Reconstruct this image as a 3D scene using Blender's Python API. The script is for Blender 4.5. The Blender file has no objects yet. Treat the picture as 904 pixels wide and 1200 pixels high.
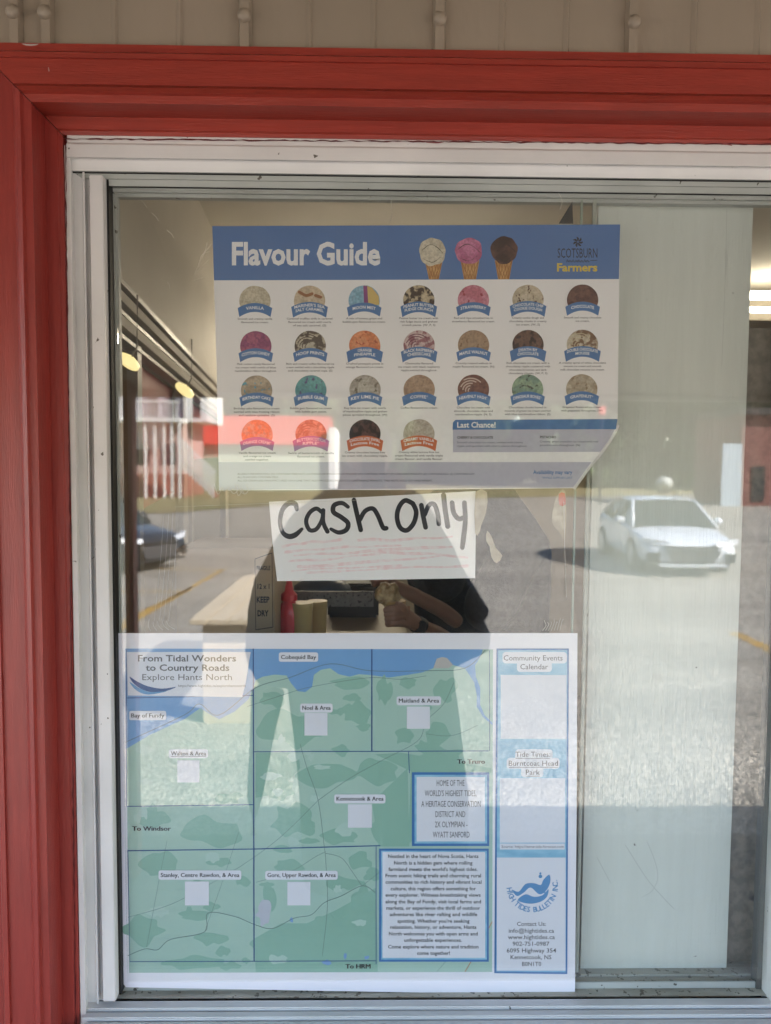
import bpy, bmesh, math, random
from mathutils import Vector, Matrix, noise
from mathutils.geometry import tessellate_polygon
random.seed(7)
S = bpy.context.scene
COL = S.collection

# ------------------------------------------------------------------ camera
F, CX, CY = 880.0, 452.0, 600.0
EYE, D = 2.05, 1.15                      # eye height above the lot, distance from the glass (glass plane is y = 0)
def _n(v): return Vector(v).normalized()
_h = _n((53548, 315, F)); _d = Vector((-100, 14400, F)); _d = (_d - _h*_d.dot(_h)).normalized()
_f = _h.cross(_d).normalized()           # camera frame: x right, y down, z forward; forward = right x down
RX, RZ, RY = _h, -_d, _f                 # world X, Z, Y as seen in the camera frame
CAM = Vector((0, -D, EYE))
def ray(px, py):
    v = Vector(((px-CX)/F, (py-CY)/F, 1.0))
    return Vector((v.dot(RX), v.dot(RY), v.dot(RZ)))
def at(px, py, Y=0.0):                   # point on the plane y = Y
    r = ray(px, py); t = (Y + D)/r.y
    return CAM + r*t
def atz(px, py, z):                      # point on the plane z = z (straight view)
    r = ray(px, py); t = (z - EYE)/r.z
    return CAM + r*t
def behind(px, py, dist):                # real place (outdoors, y < 0) of something seen mirrored, dist from the glass
    p = at(px, py, dist); return Vector((p.x, -p.y, p.z))
def ground(px, py, z=0.0):
    p = atz(px, py, z); return Vector((p.x, -p.y, z))
def frac(px, py, x):
    return at(px, py, x)
cd = bpy.data.cameras.new('camera'); cam = bpy.data.objects.new('camera', cd); COL.objects.link(cam)
cd.sensor_fit = 'VERTICAL'; cd.sensor_height = 24; cd.lens = F/1200*24
cd.clip_start = 0.02; cd.clip_end = 1000
bx = Vector((RX.x, RY.x, RZ.x)); by = -Vector((RX.y, RY.y, RZ.y)); bz = -Vector((RX.z, RY.z, RZ.z))
M = Matrix((bx, by, bz)).transposed().to_4x4(); M.translation = CAM
cam.matrix_world = M
S.camera = cam
cd.dof.use_dof = True; cd.dof.focus_distance = D + 0.008; cd.dof.aperture_fstop = 3.0      # phone lens focused on the posters

# ------------------------------------------------------------------ sky, sun, exposure
SUN = Vector((0.72, 0.36, 0.60)).normalized()
W = bpy.data.worlds.new('World'); S.world = W; W.use_nodes = True
nt = W.node_tree
sky = nt.nodes.new('ShaderNodeTexSky'); sky.sky_type = 'NISHITA'; sky.sun_disc = False
sky.sun_elevation = math.asin(SUN.z); sky.sun_rotation = math.atan2(SUN.x, SUN.y)
bg = nt.nodes['Background']; bg.inputs['Strength'].default_value = 0.13
nt.links.new(sky.outputs[0], bg.inputs['Color'])
sl = bpy.data.lights.new('sun', 'SUN'); sl.energy = 5.0; sl.angle = math.radians(0.5); sl.color = (1, 0.965, 0.92)
so = bpy.data.objects.new('sun', sl); COL.objects.link(so)
so.rotation_euler = SUN.to_track_quat('Z', 'Y').to_euler(); so.location = (8, 2, 9)
S.view_settings.view_transform = 'Standard'; S.view_settings.look = 'None'
S.view_settings.exposure = 2.92; S.view_settings.gamma = 1; S.view_settings.use_curve_mapping = False
S.cycles.use_denoising = True; S.cycles.denoising_input_passes = 'RGB_ALBEDO_NORMAL'; S.cycles.denoising_prefilter = 'ACCURATE'
S.cycles.max_bounces = 10; S.cycles.transparent_max_bounces = 16; S.cycles.glossy_bounces = 5
S.cycles.caustics_reflective = False; S.cycles.caustics_refractive = False
S.cycles.sample_clamp_indirect = 8

# ------------------------------------------------------------------ materials
def lin(c): return tuple(((v/255+0.055)/1.055)**2.4 if v/255 > 0.04045 else v/255/12.92 for v in c)
MATS = {}
def _new(name):
    m = bpy.data.materials.new(name); m.use_nodes = True
    return m, m.node_tree, m.node_tree.nodes['Principled BSDF']
def mat(name, c1, c2=None, scale=20, stretch=(1, 1, 1), rough=0.6, bump=0.0, bscale=None, lo=0.4, hi=0.6, metal=0.0,
        spec=0.5, detail=4, spots=None, sscale=60, sthr=0.72):
    """c1/c2 linear base colours mixed by noise; bump from a finer noise; spots = third colour in sparse flecks"""
    if name in MATS: return MATS[name]
    m, t, b = _new(name); N = t.nodes; L = t.links
    b.inputs['Roughness'].default_value = rough; b.inputs['Metallic'].default_value = metal
    b.inputs['Specular IOR Level'].default_value = spec
    b.inputs['Base Color'].default_value = (*c1, 1)
    co = N.new('ShaderNodeTexCoord'); mp = N.new('ShaderNodeMapping'); mp.inputs['Scale'].default_value = stretch
    L.new(co.outputs['Object'], mp.inputs[0])
    out = None
    if c2:
        n = N.new('ShaderNodeTexNoise'); n.inputs['Scale'].default_value = scale; n.inputs['Detail'].default_value = detail
        L.new(mp.outputs[0], n.inputs['Vector'])
        r = N.new('ShaderNodeValToRGB'); r.color_ramp.elements[0].position = lo; r.color_ramp.elements[1].position = hi
        r.color_ramp.elements[0].color = (*c1, 1); r.color_ramp.elements[1].color = (*c2, 1)
        L.new(n.outputs['Fac'], r.inputs[0]); out = r.outputs[0]
    if spots:
        n = N.new('ShaderNodeTexNoise'); n.inputs['Scale'].default_value = sscale; n.inputs['Detail'].default_value = 3
        L.new(co.outputs['Object'], n.inputs['Vector'])
        r = N.new('ShaderNodeValToRGB'); r.color_ramp.elements[0].position = sthr; r.color_ramp.elements[1].position = sthr+0.02
        L.new(n.outputs['Fac'], r.inputs[0])
        x = N.new('ShaderNodeMix'); x.data_type = 'RGBA'
        L.new(r.outputs[0], x.inputs[0])
        if out: L.new(out, x.inputs[6])
        else: x.inputs[6].default_value = (*c1, 1)
        x.inputs[7].default_value = (*spots, 1); out = x.outputs[2]
    if out: L.new(out, b.inputs['Base Color'])
    if bump:
        n = N.new('ShaderNodeTexNoise'); n.inputs['Scale'].default_value = bscale or scale*2; n.inputs['Detail'].default_value = 5
        L.new(mp.outputs[0], n.inputs['Vector'])
        bp = N.new('ShaderNodeBump'); bp.inputs['Strength'].default_value = bump; bp.inputs['Distance'].default_value = 0.004
        L.new(n.outputs['Fac'], bp.inputs['Height']); L.new(bp.outputs[0], b.inputs['Normal'])
    MATS[name] = m
    return m
def flat(name, c=None, rough=0.55, spec=0.35): return MATS[name] if name in MATS else mat(name, c, rough=rough, spec=spec)
def emit(name, c, s):
    m, t, b = _new(name); b.inputs['Base Color'].default_value = (0.8, 0.8, 0.8, 1)
    b.inputs['Emission Color'].default_value = (*c, 1); b.inputs['Emission Strength'].default_value = s
    return m
def glass_mat(name, refl, tint, dust=0.0):
    """thin pane: see-through and mirroring shares, stronger mirror at grazing angles, faint dirt film"""
    m = bpy.data.materials.new(name); m.use_nodes = True; t = m.node_tree; N = t.nodes; L = t.links; N.clear()
    o = N.new('ShaderNodeOutputMaterial'); tr = N.new('ShaderNodeBsdfTransparent'); tr.inputs[0].default_value = (*tint, 1)
    g = N.new('ShaderNodeBsdfGlossy'); g.inputs['Roughness'].default_value = 0.0; g.inputs[0].default_value = (1, 1, 1, 1)
    ge = N.new('ShaderNodeNewGeometry'); dt = N.new('ShaderNodeVectorMath'); dt.operation = 'DOT_PRODUCT'; L.new(ge.outputs['Incoming'], dt.inputs[0]); L.new(ge.outputs['Normal'], dt.inputs[1])
    ab = N.new('ShaderNodeMath'); ab.operation = 'ABSOLUTE'; L.new(dt.outputs['Value'], ab.inputs[0])
    om = N.new('ShaderNodeMath'); om.operation = 'SUBTRACT'; om.inputs[0].default_value = 1.0; L.new(ab.outputs[0], om.inputs[1])
    pw = N.new('ShaderNodeMath'); pw.operation = 'POWER'; pw.inputs[1].default_value = 5.0; L.new(om.outputs[0], pw.inputs[0])
    ad = N.new('ShaderNodeMath'); ad.operation = 'MULTIPLY_ADD'; ad.inputs[1].default_value = 1.0-refl; ad.inputs[2].default_value = refl; L.new(pw.outputs[0], ad.inputs[0])
    mx = N.new('ShaderNodeMixShader'); L.new(ad.outputs[0], mx.inputs[0]); L.new(tr.outputs[0], mx.inputs[1]); L.new(g.outputs[0], mx.inputs[2])
    last = mx.outputs[0]
    if dust:
        co = N.new('ShaderNodeTexCoord'); n = N.new('ShaderNodeTexNoise'); n.inputs['Scale'].default_value = 9; n.inputs['Detail'].default_value = 6
        L.new(co.outputs['Object'], n.inputs['Vector'])
        ma = N.new('ShaderNodeMapRange'); ma.inputs[1].default_value = 0.35; ma.inputs[2].default_value = 0.75; ma.inputs[3].default_value = dust*0.35; ma.inputs[4].default_value = dust
        L.new(n.outputs['Fac'], ma.inputs[0])
        df = N.new('ShaderNodeBsdfDiffuse'); df.inputs[0].default_value = (0.62, 0.58, 0.5, 1)
        m2 = N.new('ShaderNodeMixShader'); L.new(ma.outputs[0], m2.inputs[0]); L.new(last, m2.inputs[1]); L.new(df.outputs[0], m2.inputs[2]); last = m2.outputs[0]
        # gentle unevenness of float glass
        n2 = N.new('ShaderNodeTexNoise'); n2.inputs['Scale'].default_value = 3.5; L.new(co.outputs['Object'], n2.inputs['Vector'])
        bp = N.new('ShaderNodeBump'); bp.inputs['Strength'].default_value = 0.09; bp.inputs['Distance'].default_value = 0.0016
        L.new(n2.outputs['Fac'], bp.inputs['Height']); L.new(bp.outputs[0], g.inputs['Normal'])
    L.new(last, o.inputs[0])
    return m

# ------------------------------------------------------------------ mesh helpers
def link(o, parent=None):
    COL.objects.link(o)
    if parent is not None: o.parent = parent
    return o
def tag(o, label=None, cat=None, group=None, kind=None):
    if label: o['label'] = label
    if cat: o['category'] = cat
    if group: o['group'] = group
    if kind: o['kind'] = kind
    return o
def thing(name, label, cat, loc=(0, 0, 0), rz=0, group=None):
    o = bpy.data.objects.new(name, None); link(o); o.location = loc; o.rotation_euler = (0, 0, rz)
    o.empty_display_size = 0.1
    return tag(o, label, cat, group)
class MB:
    def __init__(s): s.v = []; s.f = []
    def add(s, vs, fs):
        k = len(s.v); s.v += [tuple(v) for v in vs]; s.f += [tuple(i+k for i in f) for f in fs]; return s
    def box(s, a, b):
        x0, y0, z0 = a; x1, y1, z1 = b
        return s.add([(x0,y0,z0),(x1,y0,z0),(x1,y1,z0),(x0,y1,z0),(x0,y0,z1),(x1,y0,z1),(x1,y1,z1),(x0,y1,z1)],
                     [(0,3,2,1),(4,5,6,7),(0,1,5,4),(1,2,6,5),(2,3,7,6),(3,0,4,7)])
    def bar(s, p, q, w, h=None, up=(0, 0, 1)):
        p = Vector(p); q = Vector(q); h = h or w; d = (q-p).normalized(); u = Vector(up)
        if abs(d.dot(u)) > 0.99: u = Vector((1, 0, 0))
        r = d.cross(u).normalized()*w/2; u = r.cross(d).normalized()*h/2
        vs = [p-r-u, p+r-u, p+r+u, p-r+u, q-r-u, q+r-u, q+r+u, q-r+u]
        return s.add(vs, [(0,3,2,1),(4,5,6,7),(0,1,5,4),(1,2,6,5),(2,3,7,6),(3,0,4,7)])
    def tube(s, pts, rad, n=10, cap=True):
        pts = [Vector(p) for p in pts]; rr = rad if isinstance(rad, (list, tuple)) else [rad]*len(pts)
        vs = []; fs = []
        ref = Vector((0, 0, 1))
        for i, p in enumerate(pts):
            d = (pts[min(i+1, len(pts)-1)] - pts[max(i-1, 0)]).normalized()
            u = d.cross(ref)
            if u.length < 0.05: u = d.cross(Vector((1, 0, 0)))
            u.normalize(); w = u.cross(d).normalized()
            for k in range(n):
                a = 2*math.pi*k/n; vs.append(p + (u*math.cos(a) + w*math.sin(a))*rr[i])
        for i in range(len(pts)-1):
            for k in range(n):
                fs.append((i*n+k, i*n+(k+1) % n, (i+1)*n+(k+1) % n, (i+1)*n+k))
        if cap: fs.append(tuple(reversed(range(n)))); fs.append(tuple((len(pts)-1)*n+k for k in range(n)))
        return s.add(vs, fs)
    def lathe(s, c, prof, n=20, axis='z'):
        vs = []; fs = []; c = Vector(c)
        for r, h in prof:
            for k in range(n):
                a = 2*math.pi*k/n; x, y = r*math.cos(a), r*math.sin(a)
                vs.append(c + (Vector((x, y, h)) if axis == 'z' else Vector((x, h, y)) if axis == 'y' else Vector((h, x, y))))
        m = len(prof)
        for i in range(m-1):
            for k in range(n): fs.append((i*n+k, i*n+(k+1) % n, (i+1)*n+(k+1) % n, (i+1)*n+k))
        fs.append(tuple(range(n))); fs.append(tuple((m-1)*n+k for k in range(n)))
        return s.add(vs, fs)
    def blob(s, c, r, sub=2, amp=0.15, fr=3.0, sq=(1, 1, 1), seed=0):
        bm = bmesh.new(); bmesh.ops.create_icosphere(bm, subdivisions=sub, radius=1)
        vs = []
        for v in bm.verts:
            k = 1 + amp*noise.noise(v.co*fr + Vector((seed, seed*1.7, 0)))*2
            vs.append(Vector(c) + Vector((v.co.x*sq[0], v.co.y*sq[1], v.co.z*sq[2]))*r*k)
        fs = [tuple(v.index for v in f.verts) for f in bm.faces]; bm.free()
        return s.add(vs, fs)
    def build(s, name, m, parent=None, smooth=False, bevel=0, sharp=None):
        me = bpy.data.meshes.new(name); me.from_pydata(s.v, [], s.f); me.update()
        bm = bmesh.new(); bm.from_mesh(me); bmesh.ops.recalc_face_normals(bm, faces=bm.faces)
        if bevel: bmesh.ops.bevel(bm, geom=list(bm.edges), offset=bevel, segments=2, affect='EDGES', clamp_overlap=True)
        bm.to_mesh(me); bm.free()
        if m: me.materials.append(m)
        if smooth:
            for p in me.polygons: p.use_smooth = True
            if sharp is not None: me.set_sharp_from_angle(angle=math.radians(sharp))
        o = bpy.data.objects.new(name, me); return link(o, parent)

# ---- flat print: shapes given in photo pixels, laid on a plane y = Y
def poly(name, pts, Y, m, parent=None, thick=0.0):
    P = [at(x, y, Y) for x, y in pts]
    tri = tessellate_polygon([[Vector((p.x, p.z, 0)) for p in P]])
    b = MB(); n = len(P); fs = []
    for t in tri:
        a, c, d = (P[i] for i in t)
        nrm = (c-a).cross(d-a)
        fs.append(tuple(t) if nrm.y < 0 else tuple(reversed(t)))
    vs = list(P)
    if thick:
        vs += [p + Vector((0, thick, 0)) for p in P]
        fs2 = [tuple(reversed([i+n for i in f])) for f in fs]
        fs = fs + fs2 + [(i, (i+1) % n, (i+1) % n+n, i+n) for i in range(n)]
    b.add(vs, fs)
    return b.build(name, m, parent)
def polys(name, lst, Y, m, parent=None):
    b = MB()
    for pts in lst:
        P = [at(x, y, Y) for x, y in pts]
        tri = tessellate_polygon([[Vector((p.x, p.z, 0)) for p in P]])
        b.add(P, [tuple(t) for t in tri])
    o = b.build(name, m, parent)
    return o
def rrect(x0, y0, x1, y1, r=2.5, n=4):
    out = []
    for cx, cy, a0 in ((x1-r, y0+r, -90), (x1-r, y1-r, 0), (x0+r, y1-r, 90), (x0+r, y0+r, 180)):
        for k in range(n+1):
            a = math.radians(a0 + 90*k/n); out.append((cx+r*math.cos(a), cy+r*math.sin(a)))
    return out
def rect(x0, y0, x1, y1): return [(x0, y0), (x1, y0), (x1, y1), (x0, y1)]
def disc(cx, cy, r, n=28, ry=None, jit=0, seed=0):
    ry = ry or r
    return [(cx+r*(1+jit*noise.noise(Vector((math.cos(2*math.pi*k/n)*2, math.sin(2*math.pi*k/n)*2, seed))))*math.cos(2*math.pi*k/n),
             cy+ry*(1+jit*noise.noise(Vector((math.cos(2*math.pi*k/n)*2, math.sin(2*math.pi*k/n)*2, seed))))*math.sin(2*math.pi*k/n)) for k in range(n)]
def crom(pts, seg=6, closed=False):
    if len(pts) < 3: return [tuple(p) for p in pts]
    P = [Vector(p) for p in pts]; out = []
    n = len(P); rng = range(n) if closed else range(n-1)
    for i in rng:
        p0 = P[(i-1) % n] if closed or i > 0 else P[0]; p1 = P[i]; p2 = P[(i+1) % n]
        p3 = P[(i+2) % n] if closed or i+2 < n else P[-1]
        for k in range(seg):
            t = k/seg
            q = 0.5*((2*p1) + (p2-p0)*t + (2*p0-5*p1+4*p2-p3)*t*t + (3*p1-p0-3*p2+p3)*t*t*t)
            out.append(tuple(q))
    if not closed: out.append(tuple(P[-1]))
    return out
def ribbon(pts, w, smooth=True, seg=6):
    """closed outlines (quads + round ends) of a pen stroke of width w px (w may be a list, one per control point)"""
    ws = w if isinstance(w, list) else [w]*len(pts)
    P = crom([(*p, ww) for p, ww in zip(pts, ws)], seg) if smooth else [(*p, ww) for p, ww in zip(pts, ws)]
    L = []; R = []
    for i, (x, y, ww) in enumerate(P):
        a = P[max(i-1, 0)]; b = P[min(i+1, len(P)-1)]
        dx, dy = b[0]-a[0], b[1]-a[1]; l = math.hypot(dx, dy) or 1
        L.append((x - dy/l*ww/2, y + dx/l*ww/2)); R.append((x + dy/l*ww/2, y - dx/l*ww/2))
    quads = [[L[i], L[i+1], R[i+1], R[i]] for i in range(len(P)-1)]
    return quads, [(P[0][0], P[0][1], P[0][2]), (P[-1][0], P[-1][1], P[-1][2])]
def strokes(name, lst, Y, m, parent=None, caps=True, seg=6, smooth=True):
    b = MB(); Y0 = Y
    for i_, (pts, w) in enumerate(lst):
        Y = Y0 - 0.000002*i_
        q, ends = ribbon(pts, w, smooth, seg)
        for quad in q: b.add([at(x, y, Y) for x, y in quad], [(0, 1, 2, 3)])
        if caps:
            for (x, y, ww) in ends:
                b.add([at(px, py, Y-0.00001) for px, py in disc(x, y, ww/2, 10)], [tuple(range(10))])
    return b.build(name, m, parent)
_fc = {}
def glyphs(s, bold):
    k = (s, bold)
    if k in _fc: return _fc[k]
    c = bpy.data.curves.new('t', 'FONT'); c.body = s; c.resolution_u = 2; c.size = 1; c.offset = bold; c.fill_mode = 'FRONT'
    o = bpy.data.objects.new('t', c); me = bpy.data.meshes.new_from_object(o)
    vs = [tuple(v.co) for v in me.vertices]; fs = [tuple(p.vertices) for p in me.polygons]
    bpy.data.objects.remove(o); bpy.data.meshes.remove(me); bpy.data.curves.remove(c)
    xs = [v[0] for v in vs] or [0]
    _fc[k] = (vs, fs, min(xs), max(xs)); return _fc[k]
def text(name, lines, Y, m, parent=None, warp=None):
    """lines: (string, x0, x1, baseline y, cap height px[, bold]) in photo pixels, each stretched to x0..x1"""
    b = MB()
    for ln in lines:
        s, x0, x1, yb, ch = ln[:5]; bold = ln[5] if len(ln) > 5 else 0.0; slope = ln[6] if len(ln) > 6 else 0.0
        vs, fs, a, c = glyphs(s, bold)
        if not vs: continue
        sx = (x1-x0)/(c-a); sy = ch/0.72
        P = []
        for v in vs:
            px = x0 + (v[0]-a)*sx; py = yb - v[1]*sy + slope*(px-x0)
            if warp: px, py = warp(px, py)
            P.append(at(px, py, Y))
        b.add(P, fs)
    return b.build(name, m, parent)

# ------------------------------------------------------------------ colours
red_v = mat('red_paint_upright', (0.32, 0.039, 0.029), (0.25, 0.030, 0.023), 11, (9, 9, 0.8), 0.4, 0.22, 55, 0.3, 0.7, spots=(0.36, 0.20, 0.17), sscale=70, sthr=0.80)
red_h = mat('red_paint_level', (0.35, 0.042, 0.026), (0.27, 0.032, 0.020), 11, (0.8, 9, 9), 0.4, 0.22, 55, 0.3, 0.7, spots=(0.36, 0.20, 0.17), sscale=70, sthr=0.80)
beige = mat('taupe_siding_paint', (0.335, 0.265, 0.20), (0.29, 0.232, 0.172), 5, (1, 1, 0.35), 0.55, 0.25, 60, 0.35, 0.65, spots=(0.16, 0.13, 0.10), sscale=45, sthr=0.74)
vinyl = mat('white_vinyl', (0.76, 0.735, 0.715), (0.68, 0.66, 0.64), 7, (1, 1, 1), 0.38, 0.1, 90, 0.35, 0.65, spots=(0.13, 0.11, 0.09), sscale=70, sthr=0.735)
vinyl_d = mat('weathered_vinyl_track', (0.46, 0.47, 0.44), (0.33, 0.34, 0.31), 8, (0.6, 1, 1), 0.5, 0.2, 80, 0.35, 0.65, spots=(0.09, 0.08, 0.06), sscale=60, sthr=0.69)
dusty = mat('dusty_sill_track', (0.56, 0.52, 0.43), (0.36, 0.33, 0.26), 14, (0.5, 1, 1), 0.8, 0.6, 120, 0.35, 0.6, spots=(0.17, 0.15, 0.11), sscale=110, sthr=0.62)
rubber = flat('black_gasket', (0.015, 0.014, 0.013), 0.6)
print_white = mat('laminated_paper', (0.87, 0.85, 0.855), (0.845, 0.825, 0.83), 3, rough=0.3, bump=0.5, bscale=7, spec=0.45)
print_lav = mat('laminated_map_paper', (0.82, 0.80, 0.86), (0.79, 0.77, 0.84), 3, rough=0.3, spec=0.45)
ink = flat('black_print', (0.028, 0.027, 0.03), 0.4)
inkg = flat('grey_print', (0.065, 0.06, 0.065), 0.4)
b_blue = mat('poster_blue', (0.105, 0.20, 0.43), (0.095, 0.185, 0.41), 8, rough=0.35)
b_blue2 = flat('banner_blue', (0.085, 0.19, 0.41), 0.35)
b_pur = flat('banner_purple', (0.36, 0.18, 0.40), 0.35)
b_org = flat('banner_orange', (0.60, 0.15, 0.06), 0.35)
lav = flat('pale_lavender_print', (0.50, 0.49, 0.58), 0.35)
t_white = flat('white_print', (0.82, 0.82, 0.84), 0.35)
yel = flat('yellow_print', (0.70, 0.52, 0.07), 0.35)

# ------------------------------------------------------------------ geometry of the wall and the window
YT = -0.085       # face of the red casing
YS = -0.060       # siding face
YR = -0.040       # red inner stop
ref = at(60, 600, YR).x                    # left edge line of the inner stop
topr = at(452, 140, YR).z                  # its top line
XR = at(975, 600, YR).x                    # right end of the opening
XE, ZB = 3.4, 0.3
def prof(pL, pT, Y):                       # average outward offset from the reference corner
    u1 = ref - at(pL, 600, Y).x
    u2 = at(452, pT, Y).z - topr
    return u1, u2
P_T = [(None, 57, YT+0.012), (None, 66, YT+0.012), (None, 67, YT), (None, 73, YT), (None, 75, YT+0.004), (None, 104, YT+0.004), (None, 107, YT-0.004),
       (None, 112, YT-0.006), (None, 116, YT), (None, 125.5, YT+0.001)]
prof_t = [(at(452, p, Y).z - topr, Y) for _, p, Y in P_T]
prof_t = [(prof_t[0][0], YS+0.03)] + prof_t + [(prof_t[-1][0]+0.001, YR+0.004)]
u_in = prof_t[-1][0]
ZBOT = at(452, 1215, -0.02).z
def mitre(name, prof, side, m, parent, x0, x1, zt, zb):
    """mould a profile of (outward offset, y) along one side of the opening, mitred at the top corners"""
    A = []; B = []
    for u, y in prof:
        if side == 'left': A.append((x0-u, y, zb)); B.append((x0-u, y, zt+u-0.0014))
        elif side == 'right': A.append((x1+u, y, zb)); B.append((x1+u, y, zt+u))
        elif side == 'top': A.append((x0-u, y, zt+u)); B.append((x1+u, y, zt+u))
    n = len(prof); b = MB(); b.add(A+B, [(i, i+1, n+i+1, n+i) for i in range(n-1)] + [tuple(range(n)), tuple(reversed(range(n, 2*n)))])
    return b.build(name, m, parent)
casing = thing('window_casing', 'red painted wooden casing with moulded edges around the sliding window', 'window trim', (ref, YT, ZBOT-0.15))
def sub(o, root):                          # parent with coordinates kept in place
    o.parent = root; o.matrix_parent_inverse = Matrix.Translation(-Vector(root.location)) ; return o
def P(o, root):
    bpy.context.view_layer.update if False else None
    o.parent = root; o.matrix_parent_inverse = (Matrix.Translation(root.location) @ Matrix.Rotation(root.rotation_euler.z, 4, 'Z')).inverted(); return o
for side, m in (('left', red_v), ('top', red_h), ('right', red_v)):
    P(mitre('casing_board', prof_t, side, m, None, ref, XR, topr, ZBOT-0.15), casing)
# inner red stop
u_w = topr - at(452, 163, YR+0.006).z
st = [(0.012, YR+0.002), (0.0, YR), (-u_w*0.75, YR+0.001), (-u_w*0.8, YR+0.005), (-u_w, YR+0.006), (-u_w-0.001, YR+0.03)]
for side, m in (('left', red_v), ('top', red_h), ('right', red_v)):
    P(mitre('stop_moulding', st, side, m, None, ref, XR, topr, ZBOT-0.15), casing)
P(MB().box((ref-0.2, YT+0.005, ZBOT-0.15), (XR+0.2, 0.02, ZBOT-0.02)).build('sill_board', red_h, None, bevel=0.003), casing)

# siding above, left and right of the casing, with ribs and screw heads
wall = thing('metal_siding_wall', 'taupe painted metal siding with ribs and screw heads above the red window casing', 'wall', (0, YS, ZB))
ztop_c = topr + prof_t[1][0]
zl = ref - prof_t[1][0]; zr = XR + prof_t[1][0]
def siding(xa, xb, za, zb, ribs):
    b = MB(); b.box((xa, YS, za), (xb, YS+0.05, zb)); P(b.build('siding_sheet', beige, None), wall)
    for x in ribs:
        if not xa < x < xb: continue
        b = MB()
        b.add([(x-0.009, YS-0.0005, za), (x-0.006, YS-0.011, za), (x+0.006, YS-0.011, za), (x+0.009, YS-0.0005, za),
               (x-0.009, YS-0.0005, zb), (x-0.006, YS-0.011, zb), (x+0.006, YS-0.011, zb), (x+0.009, YS-0.0005, zb)], [(0,1,5,4),(1,2,6,5),(2,3,7,6)])
        P(b.build('rib', beige, None), wall)
pitch = at(515, 20, YS).x - at(288, 20, YS).x
rx0 = at(288, 20, YS).x
ribs = [rx0 + k*pitch for k in range(-8, 22)]; xtra = at(57, 20, YS).x; ribs = [r for r in ribs if abs(r - xtra) > 0.02] + [xtra, at(20, 20, YS).x]
ztop = 3.05
# the siding is split so the casing covers its inner edges
siding(-XE, 6.2, ztop_c-0.006, ztop, ribs)
siding(-XE, zl+0.01, ZB, ztop_c-0.006, ribs); siding(zr-0.01, 6.2, ZB, ztop_c-0.006, ribs)
siding(zl+0.01, zr-0.01, ZB, ZBOT-0.14, ribs)
zs = at(400, 26, YS).z
for x in ribs:
    b = MB(); b.lathe((x, YS-0.011, zs), [(0.0095, 0.0), (0.0095, -0.003), (0.007, -0.007), (0.003, -0.0085)], 14, 'y')
    P(b.build('screw_head', beige, None, smooth=True, sharp=50), wall)
for k in range(-20, 64):       # shallow folds between the ribs
    x = rx0 + pitch*k/3.0
    if k % 3 == 0 or not -XE < x < 6.2: continue
    b = MB(); b.add([(x-0.006, YS-0.0004, ztop_c), (x, YS-0.0034, ztop_c), (x+0.003, YS-0.0004, ztop_c), (x-0.006, YS-0.0004, ztop), (x, YS-0.0034, ztop), (x+0.003, YS-0.0004, ztop)], [(0,1,4,3),(1,2,5,4)])
    P(b.build('fold', beige, None), wall)

# white vinyl window: head, jamb and sill each moulded from the photo's own steps
win = thing('sliding_window', 'white vinyl sliding window with frameless panes in the red casing', 'window', (ref, 0, ZBOT))
head_rows = [(162.0, YR+0.012), (163.5, YR+0.008), (172, YR+0.008), (174, YR+0.005), (189, YR+0.004), (191, YR+0.016), (193, YR+0.018), (200, YR+0.020), (205, YR+0.021), (206.5, YR+0.030),
             (213.5, YR+0.031), (214.5, YR+0.036), (222, YR+0.037), (223, YR+0.052), (229, YR+0.053), (230.5, YR+0.060), (234.5, YR+0.061)]
def strip_rows(name, rows, m, xa, xb):
    b = MB(); A = [(xa, Y, at(452, p, Y).z) for p, Y in rows]; B = [(xb, a[1], a[2]) for a in A]; n = len(A)
    b.add(A+B, [(i, i+1, n+i+1, n+i) for i in range(n-1)])
    return P(b.build(name, m, None), win)
xw = at(84, 600, YR+0.008).x
strip_rows('head_frame', head_rows[:9], vinyl, xw+0.0035, XR+0.01)
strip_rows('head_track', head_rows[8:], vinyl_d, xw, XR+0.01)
for p, Y in ((206.6, YR+0.029), (222.6, YR+0.044)):
    b = MB(); z = at(452, p, Y).z; b.box((xw, Y-0.001, z-0.0012), (XR, Y+0.001, z+0.0012)); P(b.build('gasket', rubber, None), win)
zt_in = at(452, 234.5, YR+0.061).z
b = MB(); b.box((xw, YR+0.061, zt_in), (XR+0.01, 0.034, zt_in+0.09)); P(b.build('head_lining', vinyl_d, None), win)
jamb_cols = [(82.5, YR+0.014), (84, YR+0.008), (90, YR+0.008), (91, YR+0.016), (93, YR+0.030), (103, YR+0.031), (104, YR+0.027), (106, YR+0.027), (107, YR+0.036), (111, YR+0.036)]
sash_cols = [(111, YR+0.032), (112, YR+0.020), (125.5, YR+0.020), (126.5, YR+0.030), (127, YR+0.05)]
inner_cols = [(128.5, YR+0.046), (131, YR+0.043), (133, YR+0.046), (134, YR+0.052), (139, YR+0.053), (140, YR+0.06), (143, YR+0.062)]
zb_j = at(100, 1180, 0).z; zt_j = at(452, 190, YR+0.02).z
def strip_cols(name, cols, m, za, zb):
    b = MB(); A = [(at(p, 600, Y).x, Y, za) for p, Y in cols]; B = [(a[0], a[1], zb) for a in A]; n = len(A)
    b.add(A+B, [(i, i+1, n+i+1, n+i) for i in range(n-1)] + [tuple(range(n)), tuple(reversed(range(n, 2*n)))][0:0])
    return P(b.build(name, m, None), win)
strip_cols('jamb', jamb_cols[:4], vinyl, zb_j-0.09, at(452, 175, YR+0.008).z); strip_cols('jamb_channel', jamb_cols[3:], vinyl, zb_j-0.012, at(452, 175, YR+0.008).z)
zs0 = at(122, 1174, YR+0.02).z; zs1 = at(116, 205, YR+0.02).z
xa = at(111, 600, YR+0.02).x; xb = at(126.5, 600, YR+0.02).x
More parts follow.
